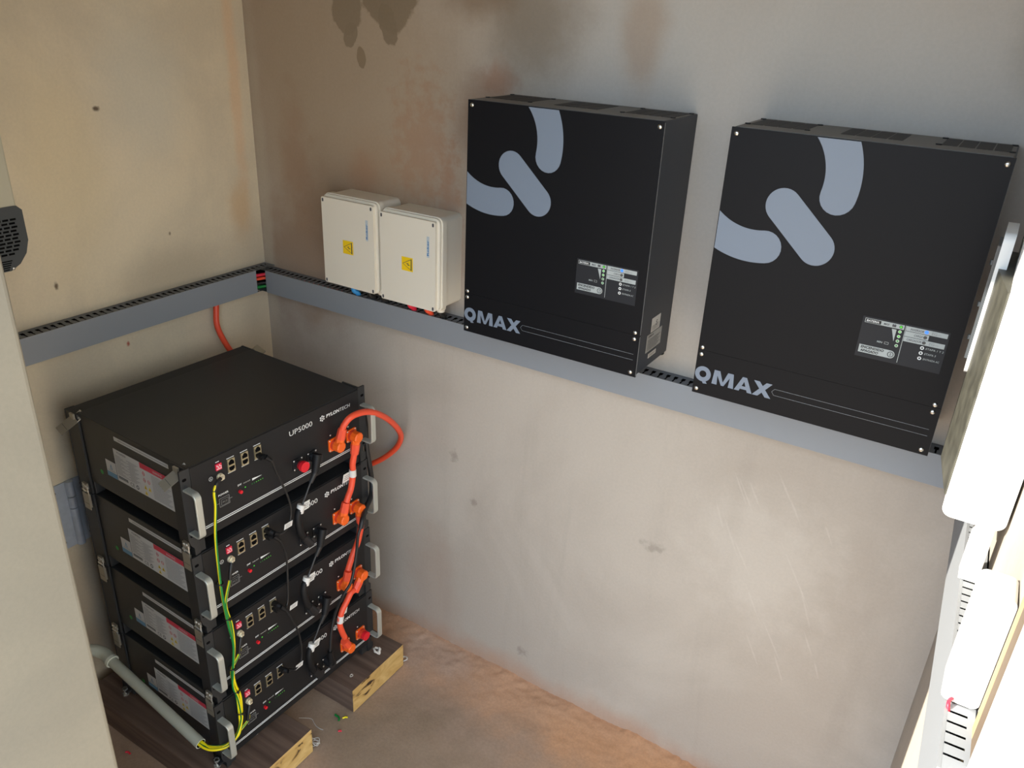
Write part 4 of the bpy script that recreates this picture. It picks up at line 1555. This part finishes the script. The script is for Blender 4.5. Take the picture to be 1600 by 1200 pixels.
# black signal jumpers: socket B of one module to socket A of the next
def sig(label, i):
    o0 = -PH * i
    root = thing('signal_cable', label, 'cable', BL(0.26, -0.15 + o0, 0.03), group='black signal jumpers between the batteries')
    sB = (0.2930, -0.1055 + o0)
    sA = (0.2535, -0.1055 + o0 - PH)
    q_ = MB()
    q_.cyl(BL(*sB, 0.012), BL(*sB, 0.026), 0.0118, 'black_conn', 16)
    q_.cyl(BL(sB[0], sB[1] + .012, 0.022), BL(sB[0] - 0.014, sB[1] - 0.026, 0.026), 0.0100, 'black_rubber', 14, r2=0.0080)
    q_.cyl(BL(sB[0] - 0.012, sB[1] - 0.022, 0.026), BL(sB[0] - 0.026, sB[1] - 0.046, 0.024), 0.0070, 'cable_black', 14, r2=0.0045)
    place(q_, 'plug', root)
    t_ = MB().tube(path([(0.2720, -0.142 + o0, 0.024), (0.2620, -0.160 + o0, 0.023), (0.2510, -0.180 + o0, 0.022), (0.2400, -0.198 + o0, 0.021)]), 0.0020, 'cable_wire', 8)
    place(t_, 'wire', root)
    t_ = MB().tube(path([(0.2390, -0.198 + o0, 0.021), (0.2290, -0.214 + o0, 0.021), (0.2262, -0.235 + o0, 0.023), (0.2300, -0.260 + o0, 0.024), (0.2370, -0.276 + o0, 0.024)]), 0.0080, 'black_rubber', 12)
    place(t_, 'boot', root)
    q_ = MB()
    q_.cyl(BL(*sA, 0.012), BL(*sA, 0.028), 0.0118, 'black_conn', 16)
    q_.cyl(BL(sA[0], sA[1] - .004, 0.022), BL(0.2360, -0.272 + o0, 0.024), 0.0105, 'black_conn', 14, r2=0.0085)
    place(q_, 'plug', root)
    b_ = MB()
    b_.cyl(BL(0.2400, -0.194 + o0, 0.0210), BL(0.2330, -0.211 + o0, 0.021), 0.0086, 'flag', 12)
    flag_tag(b_, 0.2400, -0.209 + o0, 0.024, 0.016, 0.019)
    place(b_, 'paper_tag', root)


sig('black signal jumper with a white tag from the topmost battery to the second', 0)
sig('black signal jumper with a white tag from the second battery to the third', 1)
sig('black signal jumper with a white tag from the third battery to the lowest', 2)


# network patch leads between port 3 of neighbours
def net(label, i, pts, tg):
    root = thing('network_cable', label, 'cable', BL(0.16, -0.05 - PH * i, 0.02), group='black network leads between the batteries')
    a = path(pts)
    for (e0_, e1_, e2_, zz_) in ((a[0], a[1], a[2], pts[0][1]), (a[-1], a[-2], a[-3], pts[-1][1])):
        t_ = MB().cyl(e0_, e1_, 0.0062, 'black_rubber', 10, r2=0.0055).cyl(e1_, e2_, 0.0055, 'black_rubber', 10, r2=0.0035)
        t_.cyl(BL(0.1552, zz_, 0.004), BL(0.1552, zz_, 0.020), 0.0066, 'black_rubber', 4, smooth=False)
        place(t_, 'plug', root)
    place(MB().tube(a[1:-1], 0.0024, 'cable_black', 10), 'wire', root)
    b_ = MB()
    flag_tag(b_, *tg)
    place(b_, 'paper_tag', root)


net('black network lead from the topmost battery to the second', 0,
    [(0.1552, -0.0400, 0.012), (0.1580, -0.0390, 0.024), (0.1660, -0.0480, 0.030), (0.1760, -0.0780, 0.028), (0.1920, -0.1200, 0.025), (0.2060, -0.1600, 0.022), (0.2120, -0.1971, 0.020), (0.2044, -0.2237, 0.020), (0.1900, -0.2310, 0.024),
     (0.1700, -0.2280, 0.028), (0.1600, -0.2220, 0.024), (0.1552, -0.2180, 0.012)], (0.1860, -0.2280, 0.024, 0.021, 0.012))
net('black network lead from the second battery to the third', 1,
    [(0.1552, -0.2330, 0.012), (0.1590, -0.2290, 0.024), (0.1680, -0.2420, 0.030), (0.1800, -0.2740, 0.026), (0.1890, -0.3100, 0.020), (0.1870, -0.3600, 0.020), (0.1830, -0.4100, 0.020), (0.1760, -0.4250, 0.022), (0.1660, -0.4220, 0.028),
     (0.1590, -0.4140, 0.024), (0.1552, -0.4100, 0.012)], (0.1830, -0.4420, 0.022, 0.021, 0.011))
net('black network lead from the third battery to the lowest', 2,
    [(0.1552, -0.4240, 0.012), (0.1590, -0.4160, 0.024), (0.1680, -0.4280, 0.030), (0.1820, -0.4620, 0.028), (0.2020, -0.5200, 0.022), (0.2080, -0.5750, 0.020), (0.2040, -0.6060, 0.020), (0.1900, -0.6120, 0.022), (0.1740, -0.6060, 0.028),
     (0.1610, -0.6000, 0.024), (0.1552, -0.5990, 0.012)], (0.1830, -0.6160, 0.023, 0.021, 0.011))

# ------------------------------------------------------------ earth wires and the conduit
SPINE = [(0.0400, -0.0615, 0.0150), (0.0380, -0.0946, 0.0130), (0.0345, -0.1438, 0.0120), (0.0330, -0.1800, 0.0120), (0.0285, -0.2315, 0.0120), (0.0274, -0.2827, 0.0120), (0.0324, -0.3278, 0.0120), (0.0363, -0.3836, 0.0120),
         (0.0380, -0.4377, 0.0120), (0.0300, -0.5028, 0.0120), (0.0285, -0.5416, 0.0120), (0.0348, -0.5803, 0.0120), (0.0350, -0.6323, 0.0130), (0.0285, -0.6585, 0.0150), (0.0164, -0.6770, 0.0160),
         (-0.0020, -0.6860, 0.0140), (-0.0200, -0.6900, 0.0040), (-0.0330, -0.6900, -0.0150), (-0.0390, -0.6850, -0.0400), (-0.0400, -0.6790, -0.0700)]
JOIN = [0, 5, 9, 12]
ORD = ('topmost', 'second', 'third', 'lowest')
for i in range(4):
    off = [(-0.0022, 0.0030), (0.0024, 0.0012), (-0.0010, -0.0024), (0.0030, -0.0028)][i]
    z0_ = -0.046 - PH * i
    pts = [(0.0600, z0_ - 0.004, 0.0120), (0.0520, z0_ - 0.010, 0.0150)]
    if i == 0:
        pts = [(0.0600, z0_ + 0.001, 0.0120), (0.0480, z0_ - 0.002, 0.0160)]
        k0 = 0
    else:
        k0 = JOIN[i]
        pts = [(0.0600, z0_ - 0.004, 0.0120), (0.0530, z0_ - 0.016, 0.0160), (0.0480, z0_ - 0.036, 0.0170)]
    for k in range(k0, len(SPINE)):
        w_, z_, d_ = SPINE[k]
        if i and z_ > pts[2][1] - 0.012:
            continue
        wob = 0.0022 * math.sin(k * 1.7 + i * 1.9)
        pts.append((w_ + off[0] + wob, z_, d_ + off[1] + 0.001))
    P_ = path(pts)
    root = thing('earth_wire', 'yellow and green earth wire bolted to the %s battery' % ORD[i], 'wire', P_[0], group='earth wires running down the stack')
    place(MB().tube(P_, 0.0028, 'wire_yellow', 12, m2='wire_green', every=((0, 1, 2, 3) if i == 0 else (0, 1, 6, 7)), twist=(0.03 if i == 0 else 0.02 + 0.012 * i)), 'insulation', root)
    s_ = MB().tube(P_[:3], 0.0036, 'cable_black', 10)
    place(s_, 'black_sleeve', root)
    s_ = MB().cyl(BL(0.0643, z0_, 0.0085), BL(0.0643, z0_, 0.0100), 0.0068, 'brass', 14)
    s_.cyl(BL(0.0643, z0_, 0.0092), P_[0], 0.0036, 'brass', 10)
    place(s_, 'ring_lug', root)

for k, (w_, z_, d_) in enumerate(((0.0277, -0.2720, 0.0125), (0.0345, -0.3640, 0.0125), (0.0300, -0.4950, 0.0125), (0.0310, -0.5600, 0.0125), (0.0350, -0.6250, 0.0135))):
    t_ = MB()
    seg = 18
    r_ = 0.0078 if k else 0.0066
    c0 = BL(w_, z_, d_)
    pts = []
    ax = (BL(w_ + 1, z_, d_) - c0).normalized()
    ay = (BL(w_, z_, d_ + 1) - c0).normalized()
    for a in range(seg + 1):
        an = 2 * PI * a / seg
        pts.append(c0 + ax * r_ * math.cos(an) + ay * r_ * math.sin(an))
    t_.tube(pts, 0.0014, 'cable_black', 6, raw=True)
    t_.box(-0.002, 0.002, -0.002, 0.002, -0.002, 0.002, 'cable_black', Matrix.Translation(c0 + ay * (r_ + .001)))
    names = ('highest', 'second from top', 'middle', 'second from bottom', 'lowest')
    tag(t_.build('cable_tie'), 'black cable tie round the earth wires, the %s one' % names[k], 'cable tie', 'cable ties round the earth wires')

# conduit along the label side, near the floor
def SD(x, z, off):
    """point off in front of the label side; x measured back from the front"""
    return BL(-off, z, x)


a, b_ = SD(-0.036, -0.688, 0.038), SD(-0.352, -0.636, 0.038)
root = thing('conduit_pipe', 'grey plastic conduit along the battery side, earth wires entering its near end', 'pipe', a)
r_ = 0.0118
c = MB()
c.cyl(a, b_, r_, 'pvc', 28, cap=False)
c.cyl(a + (b_ - a) * 0.0, b_, r_ - 0.0018, 'void', 28, cap=False)
ring = []
d_ = (b_ - a).normalized()
ax = d_.orthogonal().normalized()
ay = d_.cross(ax)
v0 = [a + (ax * math.cos(2 * PI * i / 28) + ay * math.sin(2 * PI * i / 28)) * r_ for i in range(28)]
v1 = [a + (ax * math.cos(2 * PI * i / 28) + ay * math.sin(2 * PI * i / 28)) * (r_ - 0.0018) for i in range(28)]
c.add(v0 + v1, [(i, (i + 1) % 28, 28 + (i + 1) % 28, 28 + i) for i in range(28)], 'pvc_rim')
place(c, 'straight_pipe', root)
c = MB()
c.cyl(b_ - d_ * 0.002, b_ + d_ * 0.006, r_ + 0.0035, 'pvc_rim', 28)
place(c, 'socket_rim', root)
e0 = b_ + d_ * 0.004
bend = [e0, e0 + d_ * 0.03, e0 + d_ * 0.058 + Vector((0.004, -0.016, 0.004)), e0 + d_ * 0.074 + Vector((0.010, -0.045, 0.004)), e0 + d_ * 0.080 + Vector((0.014, -0.085, 0.002)), e0 + d_ * 0.080 + Vector((0.018, -0.24, -0.004))]
c = MB().tube(bend, r_ + 0.002, 'pvc', 24)
place(c, 'bend', root)

# ------------------------------------------------------------ litter on the floor and beams
def curl(name, label, cat, c0, size, m, r, turns=2.0, group=None, flat=0.3, mode=0):
    pts = []
    n = 14
    rnd = random.Random(hash(label) % 1000 if False else len(label) * 7 + int(c0[0] * 1000))
    for i in range(n):
        t = i / (n - 1)
        if mode == 0:
            a = turns * 2 * PI * t
            rr = size * (0.35 + 0.5 * rnd.random())
            pts.append((c0[0] + rr * math.cos(a), c0[1] + rr * math.sin(a), c0[2] + size * flat * rnd.random() + r))
        else:
            a = turns
            pts.append((c0[0] + size * (t - .5) * math.cos(a) + 0.05 * size * math.sin(7 * t), c0[1] + size * (t - .5) * math.sin(a) + 0.12 * size * math.sin(5 * t), c0[2] + r + flat * size * 0.2 * abs(math.sin(4 * t))))
    o_ = MB().tube(pts, r, m, 7, sub=4).build(name)
    tag(o_, label, cat, group)
    return o_


curl('plastic_scrap', 'white curled plastic shavings by the far foot of the stack', 'scrap', (0.535, -0.205, 0.0718), 0.012, 'scrap_white', 0.0024, 2.5, flat=1.6)
curl('plastic_scrap', 'white curled plastic shavings beside the end of the far beam', 'scrap', (0.560, -0.125, 0.004), 0.016, 'scrap_white', 0.0014, 2.5, flat=0.6)
curl('plastic_scrap', 'white tangle of shavings on the floor behind the near beam end', 'scrap', (0.560, -0.462, 0.003), 0.016, 'scrap_white', 0.0011, 3.2, flat=0.8)
curl('string_scrap', 'thin white string on the floor between the beams', 'scrap', (0.505, -0.420, 0.002), 0.075, 'scrap_white', 0.0009, 0.2, flat=0.1, mode=1)
curl('plastic_scrap', 'small white scrap on the near beam below the bundled wires', 'scrap', (0.470, -0.560, 0.0718), 0.008, 'scrap_white', 0.0009, 1.5, flat=0.4)
curl('plastic_scrap', 'tiny white chip on the far beam in front of the stack', 'scrap', (0.530, -0.300, 0.0718), 0.006, 'scrap_white', 0.0009, 1.5, flat=0.3)
curl('wire_offcut', 'green and yellow wire offcut on the floor between the beams', 'wire offcut', (0.545, -0.372, 0.001), 0.024, 'wire_green', 0.0026, 2.6, mode=1, flat=0.0)
curl('wire_offcut', 'short yellow wire offcut beside the green one', 'wire offcut', (0.562, -0.362, 0.001), 0.014, 'wire_yellow', 0.0024, 0.9, mode=1, flat=0.0)
curl('wire_offcut', 'yellow wire offcut on the floor at the lower left, in front of the near beam', 'wire offcut', (0.332, -0.735, 0.001), 0.026, 'wire_yellow', 0.0026, -0.3, mode=1, flat=0.0)
curl('wire_offcut', 'small red wire offcut on the open floor right of the near beam', 'wire offcut', (0.580, -0.400, 0.001), 0.009, 'red_cable', 0.0024, 0.8, mode=1, flat=0.0)
curl('wire_offcut', 'small red wire offcut at the left beside the near wall edge', 'wire offcut', (0.215, -0.725, 0.001), 0.014, 'red_cable', 0.0022, 0.4, mode=1, flat=0.0)
